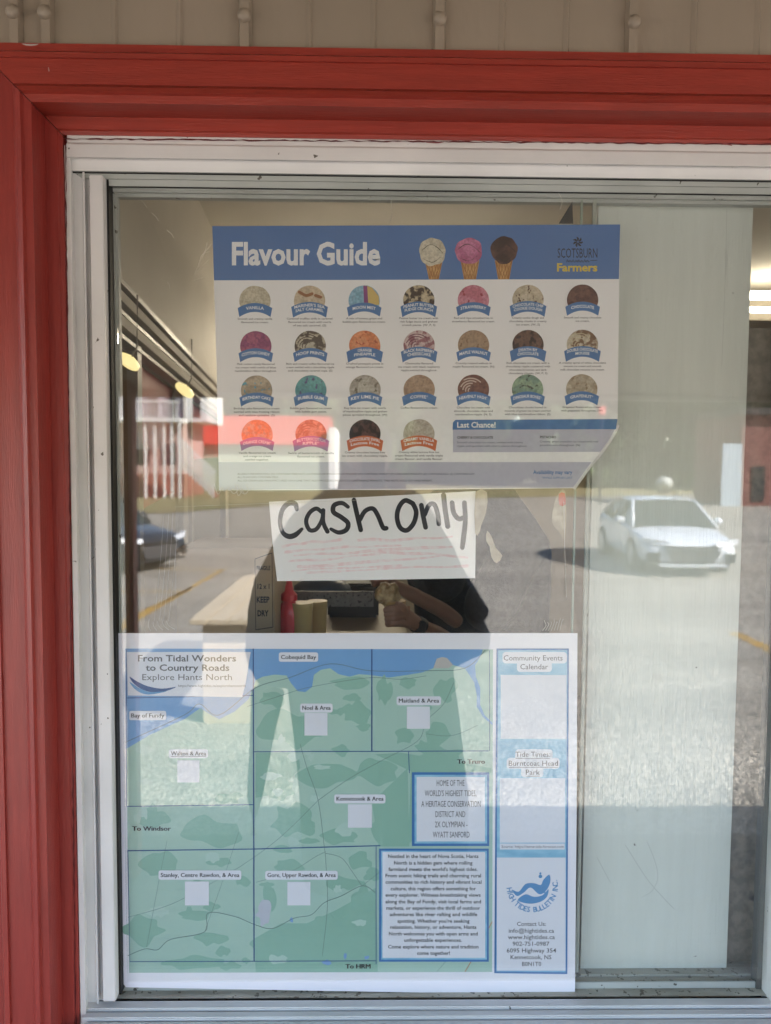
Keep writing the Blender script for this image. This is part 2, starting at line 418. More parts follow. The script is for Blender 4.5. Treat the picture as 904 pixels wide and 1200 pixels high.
b = MB(); b.box((xa, YR+0.020, zs0), (xb, YR+0.05, zs1)); P(b.build('sash_stile', vinyl, None, bevel=0.0012), win)
b = MB(); b.box((xb+0.0002, YR+0.036, zs0), (xb+0.0035, YR+0.06, zs1)); P(b.build('gasket', rubber, None), win)
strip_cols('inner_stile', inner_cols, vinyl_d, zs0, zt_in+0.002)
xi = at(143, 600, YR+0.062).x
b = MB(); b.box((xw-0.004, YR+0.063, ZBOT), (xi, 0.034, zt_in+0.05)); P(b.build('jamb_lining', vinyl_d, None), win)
# right jamb
xrj = at(900, 1100, 0.0).x
b = MB(); b.box((xrj, YR+0.012, ZBOT), (XR+0.01, 0.034, zt_in+0.02)); P(b.build('jamb', vinyl, None, bevel=0.002), win)
b = MB(); b.box((xrj-0.009, 0.012, ZBOT), (xrj-0.0005, 0.03, zt_in)); P(b.build('gasket', flat('dark_grey_seal', (0.10, 0.10, 0.095)), None), win)
# sill: treads and risers found from the photo rows at mid width
def sill_pts(rows, y0, p0):
    """rows: ('t', py) level tread toward the viewer until py, ('r', py) upright riser until py"""
    pt = at(452, p0, y0); out = [(pt.y, pt.z)]
    for k, py in rows:
        if k == 't': q = atz(452, py, pt.z); pt = Vector((0, q.y, pt.z))
        else: q = at(452, py, pt.y); pt = Vector((0, pt.y, q.z))
        out.append((pt.y, pt.z))
    return out
seq1 = sill_pts([('t', 1143), ('r', 1145.5), ('t', 1153)], 0.058, 1132)
ylast, zlast = seq1[-1]
def extr(name, pts, m, xa, xb):
    n = len(pts); b = MB(); b.add([(xa, y, z) for y, z in pts]+[(xb, y, z) for y, z in pts], [(i, i+1, n+i+1, n+i) for i in range(n-1)]); return P(b.build(name, m, None), win)
xs0 = at(98, 1180, -0.01).x
pts = [(0.16, seq1[0][1])] + seq1
extr('sill_track', pts, dusty, xs0, XR+0.01)
seq2 = sill_pts([('r', 1152), ('t', 1156.5), ('r', 1158)], seq1[-1][0]-0.0004, 1153)
zr_ = seq1[-1][1] + 0.004
b = MB(); b.box((xs0, seq1[-1][0]-0.004, seq1[-1][1]-0.02), (XR+0.01, seq1[-1][0]-0.0004, zr_)); P(b.build('track_rail', vinyl_d, None, bevel=0.0008), win)
y3 = seq1[-1][0]-0.0042
seq3 = sill_pts([('t', 1169)], y3, 1159.5); extr('sill_track', seq3, dusty, xs0, XR+0.01)
yv = seq3[-1][0]
b = MB(); zz = seq3[-1][1]; b.box((xs0, yv-0.003, zz-0.05), (XR+0.01, yv, zz-0.002)); P(b.build('gasket', rubber, None), win)
for (pa, pb) in ((1171.5, 1182), (1184.5, 1193), (1196, 1216)):
    q = at(452, pa, yv-0.004); r = atz(452, pb-1.5, q.z)
    b = MB(); b.box((at(97.5, 1185, yv-0.01).x, r.y, q.z-0.035), (XR+0.01, yv-0.003, q.z)); P(b.build('sill_ledge', vinyl, None, bevel=0.0015), win)
    yv = r.y
P(MB().box((xs0-0.005, YR, ZBOT-0.03), (XR+0.01, 0.13, at(452, 1200, 0.0).z-0.04)).build('sill_base', vinyl_d, None), win)
# ragged paint line where the red stop meets the white frame, and smears of paint on it
cr_ = random.Random(11)
dred = flat('dark_red_caulk', (0.10, 0.012, 0.014), 0.6)
tops = [(76+i*6.0, 162.6+0.0078*(i*6)+cr_.uniform(-0.5, 0.6)) for i in range(150)]
P(strokes('paint_line', [(tops, [cr_.uniform(0.5, 2.0) for _ in tops])], YR+0.0032, dred, None, caps=False, seg=2), win)
lefts = [(76.8+0.0117*(i*7)+cr_.uniform(-0.3, 0.5), 166+i*7.0) for i in range(150)]
P(strokes('paint_line', [(lefts, [cr_.uniform(0.5, 1.7) for _ in lefts])], YR+0.0035, dred, None, caps=False, seg=2), win)
sm_ = [([(846, 169.3), (851, 168.6), (858, 170.6)], [1.0, 1.9, 0.8]), ([(820, 168), (826, 168.8)], [0.8, 1.2]), ([(812, 166.8), (818, 167)], [1.4, 0.7]), ([(500, 166.8), (512, 167.2), (520, 166.6)], [0.8, 1.5, 0.5])]
P(strokes('paint_smear', sm_, YR+0.0031, flat('smeared_red', (0.26, 0.07, 0.07), 0.6), None), win)
P(strokes('paint_smear', [([(26, 51.2), (33, 52.6), (41, 52.4), (45, 51.5)], [0.8, 2.2, 2.0, 0.7]), ([(57, 79), (57.6, 83)], [0.7, 1.2])], YT-0.0065, flat('old_white_smear', (0.42, 0.33, 0.30), 0.7), None), casing)
# panes
gl = glass_mat('window_glass', 0.06, (0.985, 0.99, 0.985), 0.016)
zg0 = at(452, 1150, 0.0).z; zg1 = zt_in+0.004
xl = at(141, 600, 0.0).x; xm = at(678, 600, 0.0).x
P(MB().box((xl, 0.0, zg0), (xrj, 0.004, zg1)).build('glass_pane', gl, None), win)
P(MB().box((xm-0.001, 0.0195, zg0), (xm+0.0016, 0.0255, zg1)).build('pane_edge', flat('green_glass_edge', (0.30, 0.36, 0.30), 0.2), None), win)
P(MB().box((at(687, 600, 0.02).x, 0.02, zg0), (at(691, 600, 0.02).x, 0.026, zg1)).build('meeting_strip', flat('greenish_strip', (0.36, 0.38, 0.33), 0.4), None), win)
# scratches and tape residue on the pane
film = flat('dry_tape_residue', (0.55, 0.53, 0.48), 0.6)
sc = []
for (x0, y0, x1, y1) in ((163, 233, 172, 243), (178, 250, 186, 259), (196, 270, 204, 279), (228, 322, 236, 300), (236, 300, 248, 286), (238, 297, 246, 295), (226, 329, 240, 325), (243, 284, 237, 303), (231, 318, 244, 305), (196, 330, 199, 338), (246, 281, 249, 290)):
    sc.append(([(x0, y0), ((x0+x1)/2+1, (y0+y1)/2-0.6), (x1, y1)], 0.38))
for k in range(9):
    x = 252+k*4.5+random.uniform(-1, 1); sc.append(([(x, 569+random.uniform(-3, 6)), (x+4, 577+random.uniform(-3, 5)), (x+9, 573+random.uniform(-3, 8))], 0.6))
for x0 in (186, 192, 197, 203): sc.append(([(x0+6, 600+random.uniform(-2, 8)), (x0+2, 660), (x0-5, 728)], 0.35))
for k in range(6): sc.append(([(170+k*7, 740-k*0.5), (168+k*6, 733), (170+k*5, 727+random.uniform(-3, 3))], 0.45))
for k in range(7): sc.append(([(636+k*3.4, 739), (640+k*3.2, 733-k), (638+k*3.8, 727+random.uniform(-3, 3))], 0.45))
sc += [([(655, 226), (659, 236), (656, 246)], 0.6), ([(459, 234), (459.5, 250), (457, 262)], 0.5), ([(661, 588), (662, 640), (664, 700)], 0.5), ([(205, 594), (420, 586)], 0.3)]
P(strokes('tape_residue', sc, -0.0003, film, None, caps=False), win)

# ------------------------------------------------------------------ flavour poster
YP = 0.0075
def lay(k): return YP - 0.00012*k
pf = thing('flavour_poster', 'laminated ice cream Flavour Guide poster with blue header taped inside the glass', 'poster', at(488, 573, YP))
outline = [(249, 265), (488, 264), (727, 263), (725, 400), (724, 492), (722, 504), (716, 513), (704, 530), (693, 543), (672, 572), (480, 574), (257, 574.5), (254, 430)]
P(poly('sheet', outline, YP, print_white, None, 0.0006), pf)
P(poly('header_band', [(249, 265), (727, 263), (725.6, 327), (251, 328.5)], lay(1), b_blue), pf)
P(poly('footer_band', [(256.2, 541.5), (693.5, 541.5), (672, 571.5), (257, 574)], lay(1), lav), pf)
P(poly('offer_panel', [(531, 503), (721, 503), (716, 512.5), (704, 529.5), (531, 530)], lay(1), lav), pf)
P(poly('offer_bar', [(534, 492), (724, 491), (722, 503), (530.5, 503.5), (531, 495)], lay(2), b_blue2), pf)
# turned-back corner
fold = [at(x, y, YP) for x, y in crom([(724, 497), (716, 513), (704, 530), (693, 543), (672, 572)], 4)]
bm_ = MB(); n = len(fold)
rows = []
for k in range(6):
    a = math.pi*k/5; rows += [p + Vector((math.sin(a)*0.004, 0.004*(1-math.cos(a))*0.8, -math.sin(a)*0.0025)) for p in fold]
bm_.add(rows, [(r*n+i, r*n+i+1, (r+1)*n+i+1, (r+1)*n+i) for r in range(5) for i in range(n-1)])
P(bm_.build('curled_corner', flat('clear_laminate_edge', (0.62, 0.61, 0.60), 0.15, 0.7), None, smooth=True), pf)
P(text('title', [('Flavour Guide', 272, 446, 309.8, 26.5, 0.032)], lay(2), t_white), pf)
# cones in the header
cone_m = mat('waffle_print', (0.50, 0.26, 0.09), (0.62, 0.36, 0.14), 90, rough=0.4, detail=1)
cone_l = flat('waffle_line_print', (0.32, 0.14, 0.05), 0.4)
def scoopmat(name, a, b_, sc=60, st=(1, 1, 1), lo=0.42, hi=0.58, spots=None, ss=150, th=0.6):
    m = mat(name, a, b_, sc, st, 0.4, 0, None, lo, hi, spots=spots, sscale=ss, sthr=th, detail=5)
    t = m.node_tree; N = t.nodes; L = t.links; bs = N['Principled BSDF']; src = bs.inputs['Base Color'].links[0].from_socket
    if src.node.label == 'grain': return m
    co = N.new('ShaderNodeTexCoord'); n = N.new('ShaderNodeTexNoise'); n.inputs['Scale'].default_value = 330; n.inputs['Detail'].default_value = 3; L.new(co.outputs['Object'], n.inputs['Vector'])
    r = N.new('ShaderNodeMapRange'); r.inputs[1].default_value = 0.35; r.inputs[2].default_value = 0.65; r.inputs[3].default_value = 0.80; r.inputs[4].default_value = 1.14; L.new(n.outputs['Fac'], r.inputs[0])
    x = N.new('ShaderNodeVectorMath'); x.operation = 'SCALE'; x.label = 'grain'; L.new(src, x.inputs[0]); L.new(r.outputs[0], x.inputs['Scale']); L.new(x.outputs[0], bs.inputs['Base Color'])
    return m
for (cx, cy, rx, ry, c0, c1, xc0, xc1, xb0, xb1, sm) in (
        (507, 295, 15.5, 16.5, 0, 0, 498, 519, 503, 514.5, scoopmat('vanilla_print', (0.62, 0.56, 0.44), (0.48, 0.41, 0.30), 45)),
        (549.5, 294, 16.5, 15.5, 0, 0, 540, 562, 544, 558, scoopmat('pink_print', (0.60, 0.22, 0.36), (0.42, 0.11, 0.22), 45)),
        (591, 293, 16, 16.5, 0, 0, 580, 601, 584, 597, scoopmat('cocoa_print', (0.13, 0.06, 0.045), (0.05, 0.022, 0.018), 45))):
    g = P(poly('cone_picture', [(xc0, 305), (xc1, 305), (xb1, 327.3), (xb0, 327.5)], lay(2), cone_m), pf)
    ls = []
    for k in range(5):
        t = k/4; ls.append(([(xc0+1+(xc1-xc0-2)*t, 306), (xb0+1+(xb1-xb0-2)*max(0, t-0.45), 327)], 0.6)); ls.append(([(xc0+1+(xc1-xc0-2)*t, 306), (xb0+1+(xb1-xb0-2)*min(1, t+0.45), 327)], 0.6))
    P(strokes('waffle_lines', ls, lay(3), cone_l, None, caps=False), pf)
    P(poly('scoop_picture', disc(cx, cy, rx, 32, ry, 0.10, cx), lay(4), sm), pf)
    cr = [([(cx-rx*0.8, cy-ry*0.1), (cx-rx*0.2, cy-ry*0.5), (cx+rx*0.3, cy-ry*0.35), (cx+rx*0.8, cy+ry*0.1)], 0.8), ([(cx-rx*0.7, cy+ry*0.5), (cx, cy+ry*0.75), (cx+rx*0.6, cy+ry*0.4)], 0.7)]
    P(strokes('crease_lines', cr, lay(5), scoopmat('crease_'+sm.name, tuple(v*0.5 for v in sm.node_tree.nodes['Principled BSDF'].inputs['Base Color'].default_value[:3]), (0.02, 0.015, 0.012), 60), None, caps=False), pf)
# dairy emblem and name
em = [( [(677.5+1.2*math.cos(a), 283.5+1.2*math.sin(a)), (677.5+3.6*math.cos(a+0.25), 283.5+3.6*math.sin(a+0.25)), (677.5+5.6*math.cos(a), 283.5+5.6*math.sin(a))], [0.8, 2.4, 1.0]) for a in [k*2*math.pi/7 for k in range(7)]]
P(strokes('flower_emblem', em, lay(2), ink), pf)
P(text('dairy_name', [('SCOTSBURN', 653.7, 700.3, 302, 11.5, 0.0)], lay(2), ink), pf)
P(strokes('script_line', [([(664+k*3.4, 307.5), (665+k*3.4, 304.3+0.6*(k % 2)), (666.2+k*3.4, 307.2), (667+k*3.4, 305+0.8*(k % 3))], 0.6) for k in range(8)] + [([(692, 305.5), (700, 305)], 0.6)], lay(2), ink, None, caps=False), pf)
P(text('brand_name', [('Farmers', 653, 700.3, 317.8, 9.5, 0.03)], lay(2), yel), pf)

FL = [
 [('VANILLA', 'Smooth and creamy vanilla|flavoured ice cream.', (0.56, 0.50, 0.38), (0.50, 0.44, 0.33), None),
  ("MARINER'S SEA|SALT CARAMEL", 'Caramel truffles drift in caramel|flavoured ice cream with swirls|of sea salt caramel. (S)', (0.58, 0.47, 0.34), (0.52, 0.42, 0.30), 'car'),
  ('MOON MIST', 'A mix of banana, grape and|bubble gum flavoured ice cream.', (0.22, 0.42, 0.55), (0.28, 0.45, 0.58), 'moon'),
  ('PEANUT BUTTER|FUDGE CRUNCH', 'Peanut butter ice cream with|rich fudge sauce and graham|crunch pieces. (W, P, S)', (0.52, 0.42, 0.28), (0.05, 0.03, 0.02), None),
  ('STRAWBERRY', 'Red and ripe strawberries in|strawberry flavoured ice cream.', (0.58, 0.24, 0.30), (0.48, 0.15, 0.20), (0.30, 0.04, 0.06)),
  ('CHOCOLATE CHIP|COOKIE DOUGH', 'Creamy cookie dough and|chocolatey chunks in creamy|ice cream. (W, S)', (0.56, 0.48, 0.36), (0.50, 0.42, 0.30), (0.12, 0.06, 0.04)),
  ('CHOCOLATE', 'Smooth and creamy chocolate|ice cream.', (0.17, 0.08, 0.06), (0.11, 0.05, 0.04), None)],
 [('COTTON CANDY', 'Pink cotton candy flavoured|ice cream with swirls of blue|marshmallow ribbon throughout.', (0.36, 0.09, 0.17), (0.26, 0.06, 0.15), None),
  ('HOOF PRINTS', 'Rich and creamy toffee flavoured ice|cream swirled with a chocolatey ripple|and chocolatey caramel cups. (S)', (0.50, 0.44, 0.34), (0.10, 0.07, 0.05), 'sw'),
  ('ORANGE|PINEAPPLE', 'Crushed pineapple pieces in|orange flavoured ice cream.', (0.70, 0.28, 0.13), (0.62, 0.20, 0.08), (0.42, 0.08, 0.03)),
  ('BLACK RASPBERRY|CHEESECAKE', 'Cheesecake flavoured|ice cream with black raspberry|ripple swirled throughout.', (0.58, 0.44, 0.42), (0.30, 0.12, 0.14), 'rp'),
  ('MAPLE WALNUT', 'Crunchy roasted walnuts in|maple flavoured ice cream. (N)', (0.37, 0.25, 0.16), (0.32, 0.21, 0.13), (0.22, 0.12, 0.06)),
  ('DEATH BY|CHOCOLATE', 'Rich chocolate ice cream with a|chocolatey ripple scattered with|chocolate brownies and dark|chocolatey chunks. (W, P, S)', (0.15, 0.075, 0.05), (0.045, 0.022, 0.018), None),
  ('DOUBLE CHOCOLATE|MOUSSE', 'A creamy spiral of white chocolate|mousse ice cream and smooth|milk chocolate mousse ice cream.', (0.55, 0.48, 0.36), (0.20, 0.11, 0.06), 'mo')],
 [('BIRTHDAY CAKE', 'Birthday cake flavoured ice cream|swirled with blue frosting ribbon|and rainbow sprinkles. (S)', (0.45, 0.36, 0.26), (0.35, 0.28, 0.2), (0.08, 0.30, 0.40)),
  ('BUBBLE GUM', 'Bubble gum flavoured ice cream|with bubble gum pieces.', (0.12, 0.34, 0.34), (0.10, 0.28, 0.30), (0.10, 0.08, 0.22)),
  ('KEY LIME PIE', 'Key lime ice cream with swirls|of marshmallow ripple and graham|pieces sprinkled throughout. (W)', (0.46, 0.42, 0.36), (0.36, 0.32, 0.27), (0.17, 0.14, 0.1)),
  ('COFFEE*', 'Coffee flavoured ice cream.', (0.40, 0.27, 0.18), (0.34, 0.22, 0.14), None),
  ('HEAVENLY HASH*', 'Chocolate ice cream with|almonds, chocolate chips and|marshmallow ripple. (N, S)', (0.20, 0.085, 0.06), (0.14, 0.055, 0.04), 'hh'),
  ('DINOSAUR BONES*', 'Chocolatey chunks buried in|mounds of green ice cream swirled|with blue marshmallow ribbon. (S)', (0.27, 0.37, 0.25), (0.18, 0.28, 0.22), (0.05, 0.06, 0.04)),
  ('GRAPENUT*', 'Grapenut flavoured ice cream|with grapenuts throughout. (W)', (0.47, 0.40, 0.30), (0.38, 0.31, 0.22), (0.27, 0.19, 0.11))],
 [('ORANGE CREAM*', 'Vanilla flavoured ice cream|and orange ice cream|swirled together.', (0.70, 0.24, 0.07), (0.62, 0.34, 0.20), None),
  ('BUTTERSCOTCH|RIPPLE*', 'Swirls of butterscotch in vanilla|flavoured ice cream.', (0.60, 0.33, 0.20), (0.42, 0.18, 0.08), 'sw2'),
  ('CHOCOLATE SWIRL|Lactose Free', 'Creamy chocolate lactose free|ice cream with chocolatey ripple.', (0.10, 0.05, 0.045), (0.03, 0.018, 0.018), None),
  ('CREAMY VANILLA|Lactose Free', 'Creamy white lactose free ice|cream flavoured with vanilla triple|cream flavour, and vanilla flavour.', (0.50, 0.44, 0.37), (0.42, 0.36, 0.30), None)]]
rowx = [299, 300, 301, 301.5]; rowy = [361.5, 414.5, 466.5, 518.5]
for r, row in enumerate(FL):
    for c, (nm, cap, c1, c2, sp) in enumerate(row):
        cx = rowx[r] + c*(64.0 if r == 0 else 63.8 if r == 1 else 63.5 if r == 2 else 63.2); cy = rowy[r] - 0.25*c
        key = 'flavour_print_%s' % nm.split('|')[0].split('*')[0].lower().replace(' ', '_').replace("'", '')
        spots = sp if isinstance(sp, tuple) else None
        m = scoopmat(key, c1, c2, 70 if spots else 110, lo=0.46, hi=0.54, spots=spots, ss=130, th=0.60)
        pic = P(poly('scoop_picture', [(a_, min(b_, cy+0.5)) for a_, b_ in disc(cx, cy-9, 18.4, 36, 17.6, 0.02, c+r*9) if b_ < cy+4], lay(2), m), pf)
        fx = []
        if sp == 'moon':
            P(polys('grape_stripe', [[(cx-1, cy-26.3), (cx+3.5, cy-26), (cx+5, cy), (cx+0, cy)]], lay(3), flat('grape_print', (0.25, 0.06, 0.20))), pf)
            P(polys('banana_stripe', [[(cx+3.5, cy-26), (cx+9, cy-24), (cx+17, cy-14), (cx+17.8, cy-4), (cx+5, cy-2)]], lay(3), flat('banana_print', (0.62, 0.45, 0.16))), pf)
        elif sp == 'car':
            P(strokes('caramel_swirl', [([(cx-12, cy-19), (cx-4, cy-15), (cx+3, cy-17)], 3.5), ([(cx+7, cy-15), (cx+13, cy-13)], 3.6)], lay(3), flat('caramel_print', (0.30, 0.13, 0.06))), pf)
        elif sp in ('sw', 'rp', 'hh', 'mo', 'sw2'):
            cc = {'sw': (0.09, 0.06, 0.045), 'rp': (0.16, 0.04, 0.07), 'hh': (0.55, 0.42, 0.36), 'mo': (0.52, 0.45, 0.30), 'sw2': (0.36, 0.15, 0.06)}[sp]
            ls = []
            for k in range(5):
                rr = 3+3.2*k; ls.append(([(cx-3+rr*math.cos(a), cy-8+rr*math.sin(a)*0.9) for a in [2.6+0.35*q+k*0.3 for q in range(6)] if math.hypot(-3+rr*math.cos(a), rr*math.sin(a)*0.9+1) < 17], 1.0 if sp != 'hh' else 1.5))
            ls = [l for l in ls if len(l[0]) > 2]
            P(strokes('ripple_swirl', ls, lay(3), flat('ripple_print_'+sp, cc), None, caps=False), pf)
        bmat_ = b_blue2 if r < 3 else (b_pur if c < 2 else b_org)
        two = '|' in nm; th = 12.5 if two else 10.5; hw = 21.5 if two else 20.3
        top = [(cx-hw+2*hw*k/12, cy-7.5+ (1 if not two else 0) + 6.0*((k-6)/6)**2) for k in range(13)]
        bot = [(x*1.0 + (cx-x)*0.10, y+th) for x, y in reversed(top)]
        P(poly('name_ribbon', top+bot, lay(4), bmat_), pf)
        def wp(px, py, cx=cx, hw=hw): return px, py + 4.2*((px-cx)/hw)**2
        ns = nm.split('|')
        if two:
            l1, l2 = min(36, 2.75*len(ns[0])), min(34, 2.75*len(ns[1]))
            tl = [(ns[0], cx-l1/2, cx+l1/2, cy-2.2, 3.4, 0.02), (ns[1], cx-l2/2, cx+l2/2, cy+2.4, 3.4, 0.02)]
        else:
            l1 = min(33, 3.0*len(nm)); tl = [(nm, cx-l1/2, cx+l1/2, cy+0.6, 3.6, 0.02)]
        P(text('flavour_name', tl, lay(5), t_white, None, wp), pf)
        cl = cap.split('|'); L = []
        y0 = cy+13.2 if not (two and r == 3 and c < 2) else cy+13.8
        for k, s_ in enumerate(cl):
            w = min(56, 1.62*len(s_)); L.append((s_, cx-w/2, cx+w/2, y0+k*4.0, 2.35, 0.008))
        P(text('description', L, lay(2), inkg), pf)
P(text('offer_title', [('Last Chance!', 536, 581, 501, 6.6, 0.025)], lay(3), t_white), pf)
P(text('offer_text', [('CHERRY & CHOCOLATE', 536, 578, 514, 2.9, 0.03), ('Smooth chocolate ice cream, swirled with cherry', 536, 613, 519.5, 2.4), ('ripple and speckled with cherry pieces throughout.', 536, 618, 523.7, 2.4),
     ('PISTACHIO', 633, 652, 513.6, 2.9, 0.03), ('Creamy, green pistachio ice cream with real', 633, 701, 518.5, 2.4), ('pistachio nuts throughout. (N)', 633, 680, 522.7, 2.4)], lay(2), inkg), pf)
P(text('availability_note', [('Availability may vary', 625, 671, 555.5, 4.6, 0.02), ('*WHILE SUPPLIES LAST', 635, 671, 561, 2.4)], lay(2), b_blue2), pf)
P(text('allergy_note', [('ALLERGY INFORMATION: (N) CONTAINS TREE NUTS (ALMONDS OR WALNUTS OR PECANS) (W) CONTAINS WHEAT, (P) CONTAINS PEANUTS, (E) CONTAINS EGG, (S) CONTAINS SOY.', 278.5, 557, 556.5, 2.3),
     ('ALL FLAVOURS CONTAIN MILK.', 278.5, 327, 560.3, 2.3),
     ('ALL ICE CREAM ARE MANUFACTURED ON A LINE THAT ALSO PROCESSES PRODUCTS CONTAINING PEANUTS, TREE NUTS, EGGS, SOY AND WHEAT.', 278.5, 507, 564.3, 2.3)], lay(2), ink), pf)

# ------------------------------------------------------------------ cash only sign
pc = thing('cash_only_sign', 'white paper sign with handwritten Cash only over faint pink scribbles', 'sign', at(437, 680, YP+0.002))
P(poly('sheet', [(315.5, 588), (436, 582), (557.5, 575.5), (557.8, 626), (557, 677.5), (440, 679.5), (325, 681), (319, 630)], YP+0.001, print_white, None, 0.0005), pc)
hw = []
def st_(pts, w=5.0): hw.append((pts, [x_*1.12 for x_ in w] if isinstance(w, list) else w*1.12))
st_([(348, 597), (346, 590.5), (338, 590), (331, 598), (328.5, 611), (331, 623), (338, 628.5), (346, 627), (354, 620)], [4, 5.5, 5.5, 5, 4.5, 4.5, 5.5, 5.5, 3.5])          # C
st_([(378, 601), (371, 596), (363, 601), (359, 611), (363, 621), (371, 620), (377, 610), (379, 600)], [4, 4.5, 4.5, 4.5, 4.5, 4.5, 4, 4])                              # a
st_([(379, 598), (379, 612), (384, 623)], 4.6)
st_([(408, 594), (401, 589.5), (392, 592), (391, 600), (400, 606), (408, 613), (406, 621), (397, 624), (388, 620)], [4, 4.6, 5, 5, 5, 5, 5, 4.6, 3.5])                 # s
st_([(415, 586), (418, 600), (423, 621)], 5.0); st_([(422, 609), (428, 599), (437, 596), (443, 604), (449, 618), (453, 619)], 4.8)                                      # h
st_([(484, 590), (475, 586.5), (468, 594), (465.5, 606), (469, 618), (477, 621.5), (485, 613), (488, 600), (484, 590)], 5.0)                                            # o
st_([(494, 592), (496, 604), (499, 618)], 5.0); st_([(498, 603), (503, 592), (509, 591), (513, 602), (514.5, 614)], 4.8)                                                # n
st_([(520, 580), (522, 598), (525, 617)], 5.2)                                                                                                                          # l
st_([(530, 589), (532, 601), (538, 608), (545, 606)], 5.0); st_([(544.5, 589), (545.5, 610), (543.5, 630), (542, 642)], [5, 5, 5.4, 4.6])                               # y
P(strokes('hand_lettering', hw, YP+0.001-0.0002, flat('black_marker', (0.012, 0.012, 0.016), 0.35)), pc)
pk = []
for (x0, y0, x1, y1) in ((332, 640, 400, 632), (335, 646, 470, 638), (345, 652, 530, 640), (338, 658, 445, 650), (350, 664, 520, 652), (342, 669, 470, 664), (360, 672, 548, 662), (420, 634, 530, 630), (440, 646, 548, 652)):
    pk.append(([(x0+(x1-x0)*k/6, y0+(y1-y0)*k/6+random.uniform(-1.3, 1.3)) for k in range(7)], [random.uniform(1.5, 4.2) for _ in range(7)]))
P(strokes('pink_scribble', pk, YP+0.001-0.00015, mat('pink_crayon', (0.84, 0.62, 0.64), (0.86, 0.79, 0.80), 110, rough=0.6)), pc)

# ------------------------------------------------------------------ map poster
YM = YP + 0.0005
def lm(k): return YM - 0.00012*k
pm = thing('map_poster', 'laminated green and blue region map poster filling the lower left of the window', 'poster', at(405, 1166, YM))
P(poly('sheet', [(133, 742), (400, 742), (677, 742), (676, 950), (674, 1166), (400, 1161.5), (148, 1157), (142, 1150), (138, 1110), (136, 1000)], YM, print_lav, None, 0.0006), pm)
land = mat('map_light_green', (0.37, 0.54, 0.47), (0.39, 0.56, 0.485), 9, rough=0.35)
dkg = mat('map_dark_green', (0.255, 0.45, 0.365), (0.265, 0.465, 0.38), 9, rough=0.35)
sea = mat('map_sea_blue', (0.15, 0.33, 0.62), (0.165, 0.355, 0.645), 9, rough=0.35)
gridc = flat('map_grid_blue', (0.03, 0.085, 0.26), 0.4)
skyb = mat('column_light_blue', (0.19, 0.44, 0.64), (0.28, 0.54, 0.72), 26, (1, 1, 2.5), rough=0.35)
rimb = flat('frame_mid_blue', (0.05, 0.17, 0.42), 0.4)
roadm = flat('map_road_grey', (0.13, 0.19, 0.19), 0.4)
cardw = flat('label_card', (0.72, 0.72, 0.79), 0.35)
P(poly('land', [(147, 760), (578, 761), (577, 1139), (151.5, 1140)], lm(1), land), pm)
coast = [(147.5, 878), (174.6, 862), (200, 850), (216, 843), (234.6, 830), (257, 843), (275, 834), (291, 820), (297, 806), (300, 797), (308, 793), (322, 790.5), (336, 791.5), (341, 800), (349, 810), (358, 811),
         (366, 805), (368, 791), (376, 785), (387, 783), (397, 790), (410, 793), (421, 790), (434, 791), (456, 794), (477, 791), (495, 788), (508, 783), (512, 772), (521, 770), (530, 779), (545, 783), (551, 792)]
P(poly('sea', [(147, 760)] + coast + [(556, 800), (559, 815), (559, 828), (566, 840), (577.5, 850), (577.5, 862), (566, 852), (555, 838), (551, 820), (553, 803), (549, 783)][0:6] + [(577.4, 852), (577.4, 847), (568, 838), (563, 826), (563, 806), (558, 793), (557, 780), (564, 768), (566, 761)], lm(2), sea), pm)
P(poly('sand_spit', [(508, 783), (512, 772), (518, 770), (524, 771), (531, 779), (526, 783)], lm(3), flat('map_sand', (0.50, 0.47, 0.45))), pm)
rg = random.Random(3)
def blobs(lst): return [crom([(x+rx*math.cos(a)*rg.uniform(0.7, 1.25), y+ry*math.sin(a)*rg.uniform(0.55, 1.3)) for a in [k*2*math.pi/13 for k in range(13)]], 3, True) for x, y, rx, ry in lst]
dk = blobs([(345, 853, 40, 22), (410, 800, 20, 7), (418, 835, 16, 14), (318, 820, 14, 10), (450, 810, 9, 18), (478, 800, 10, 8), (474, 862, 10, 12), (521, 806, 13, 14), (512, 862, 14, 14), (400, 880, 10, 8), (330, 925, 16, 14),
            (380, 905, 32, 16), (345, 962, 26, 22), (400, 980, 22, 10), (440, 905, 26, 14), (455, 965, 18, 24), (520, 885, 24, 10), (250, 975, 36, 18), (180, 960, 20, 10), (268, 935, 16, 7), (185, 1012, 22, 14), (170, 1090, 22, 16), (230, 1072, 20, 7),
            (258, 1010, 16, 7), (225, 1128, 34, 9), (248, 1100, 18, 8), (340, 1015, 18, 8), (400, 1035, 22, 10), (400, 1090, 34, 24), (350, 1105, 30, 14), (315, 1050, 8, 18), (425, 1060, 12, 30), (420, 1010, 14, 12), (270, 1132, 12, 5)])
for i, q_ in enumerate(dk): P(poly('woodland', q_, lm(3+0.03*i), dkg), pm)
for i, q_ in enumerate(([(395, 1066), (441, 1040), (443, 1139), (300, 1139.3), (298, 1100), (330, 1082), (360, 1082)], [(300, 882), (350, 882), (352, 900), (325, 930), (300, 935)], [(436, 940), (478, 900), (480, 992), (444, 992)], [(478, 990), (482, 904), (440, 884), (470, 882), (576, 900), (576, 905)])): P(poly('woodland', q_, lm(2.5+0.05*i), dkg), pm)
rq = random.Random(21); paler = flat('map_pale_green', (0.43, 0.59, 0.53), 0.35)
i = 0
while i < 46:
    x, y = rq.uniform(158, 568), rq.uniform(812, 1128)
    if x < 300 and y < 870 or (x > 545 and y < 880) or x > 440 and y > 890: continue
    P(poly('woodland' if i % 2 else 'clearing', blobs([(x, y, rq.uniform(4, 12), rq.uniform(3, 8))])[0], lm(3.95+0.006*i if i % 2 else 3.92+0.0006*i), dkg if i % 2 else paler), pm); i += 1
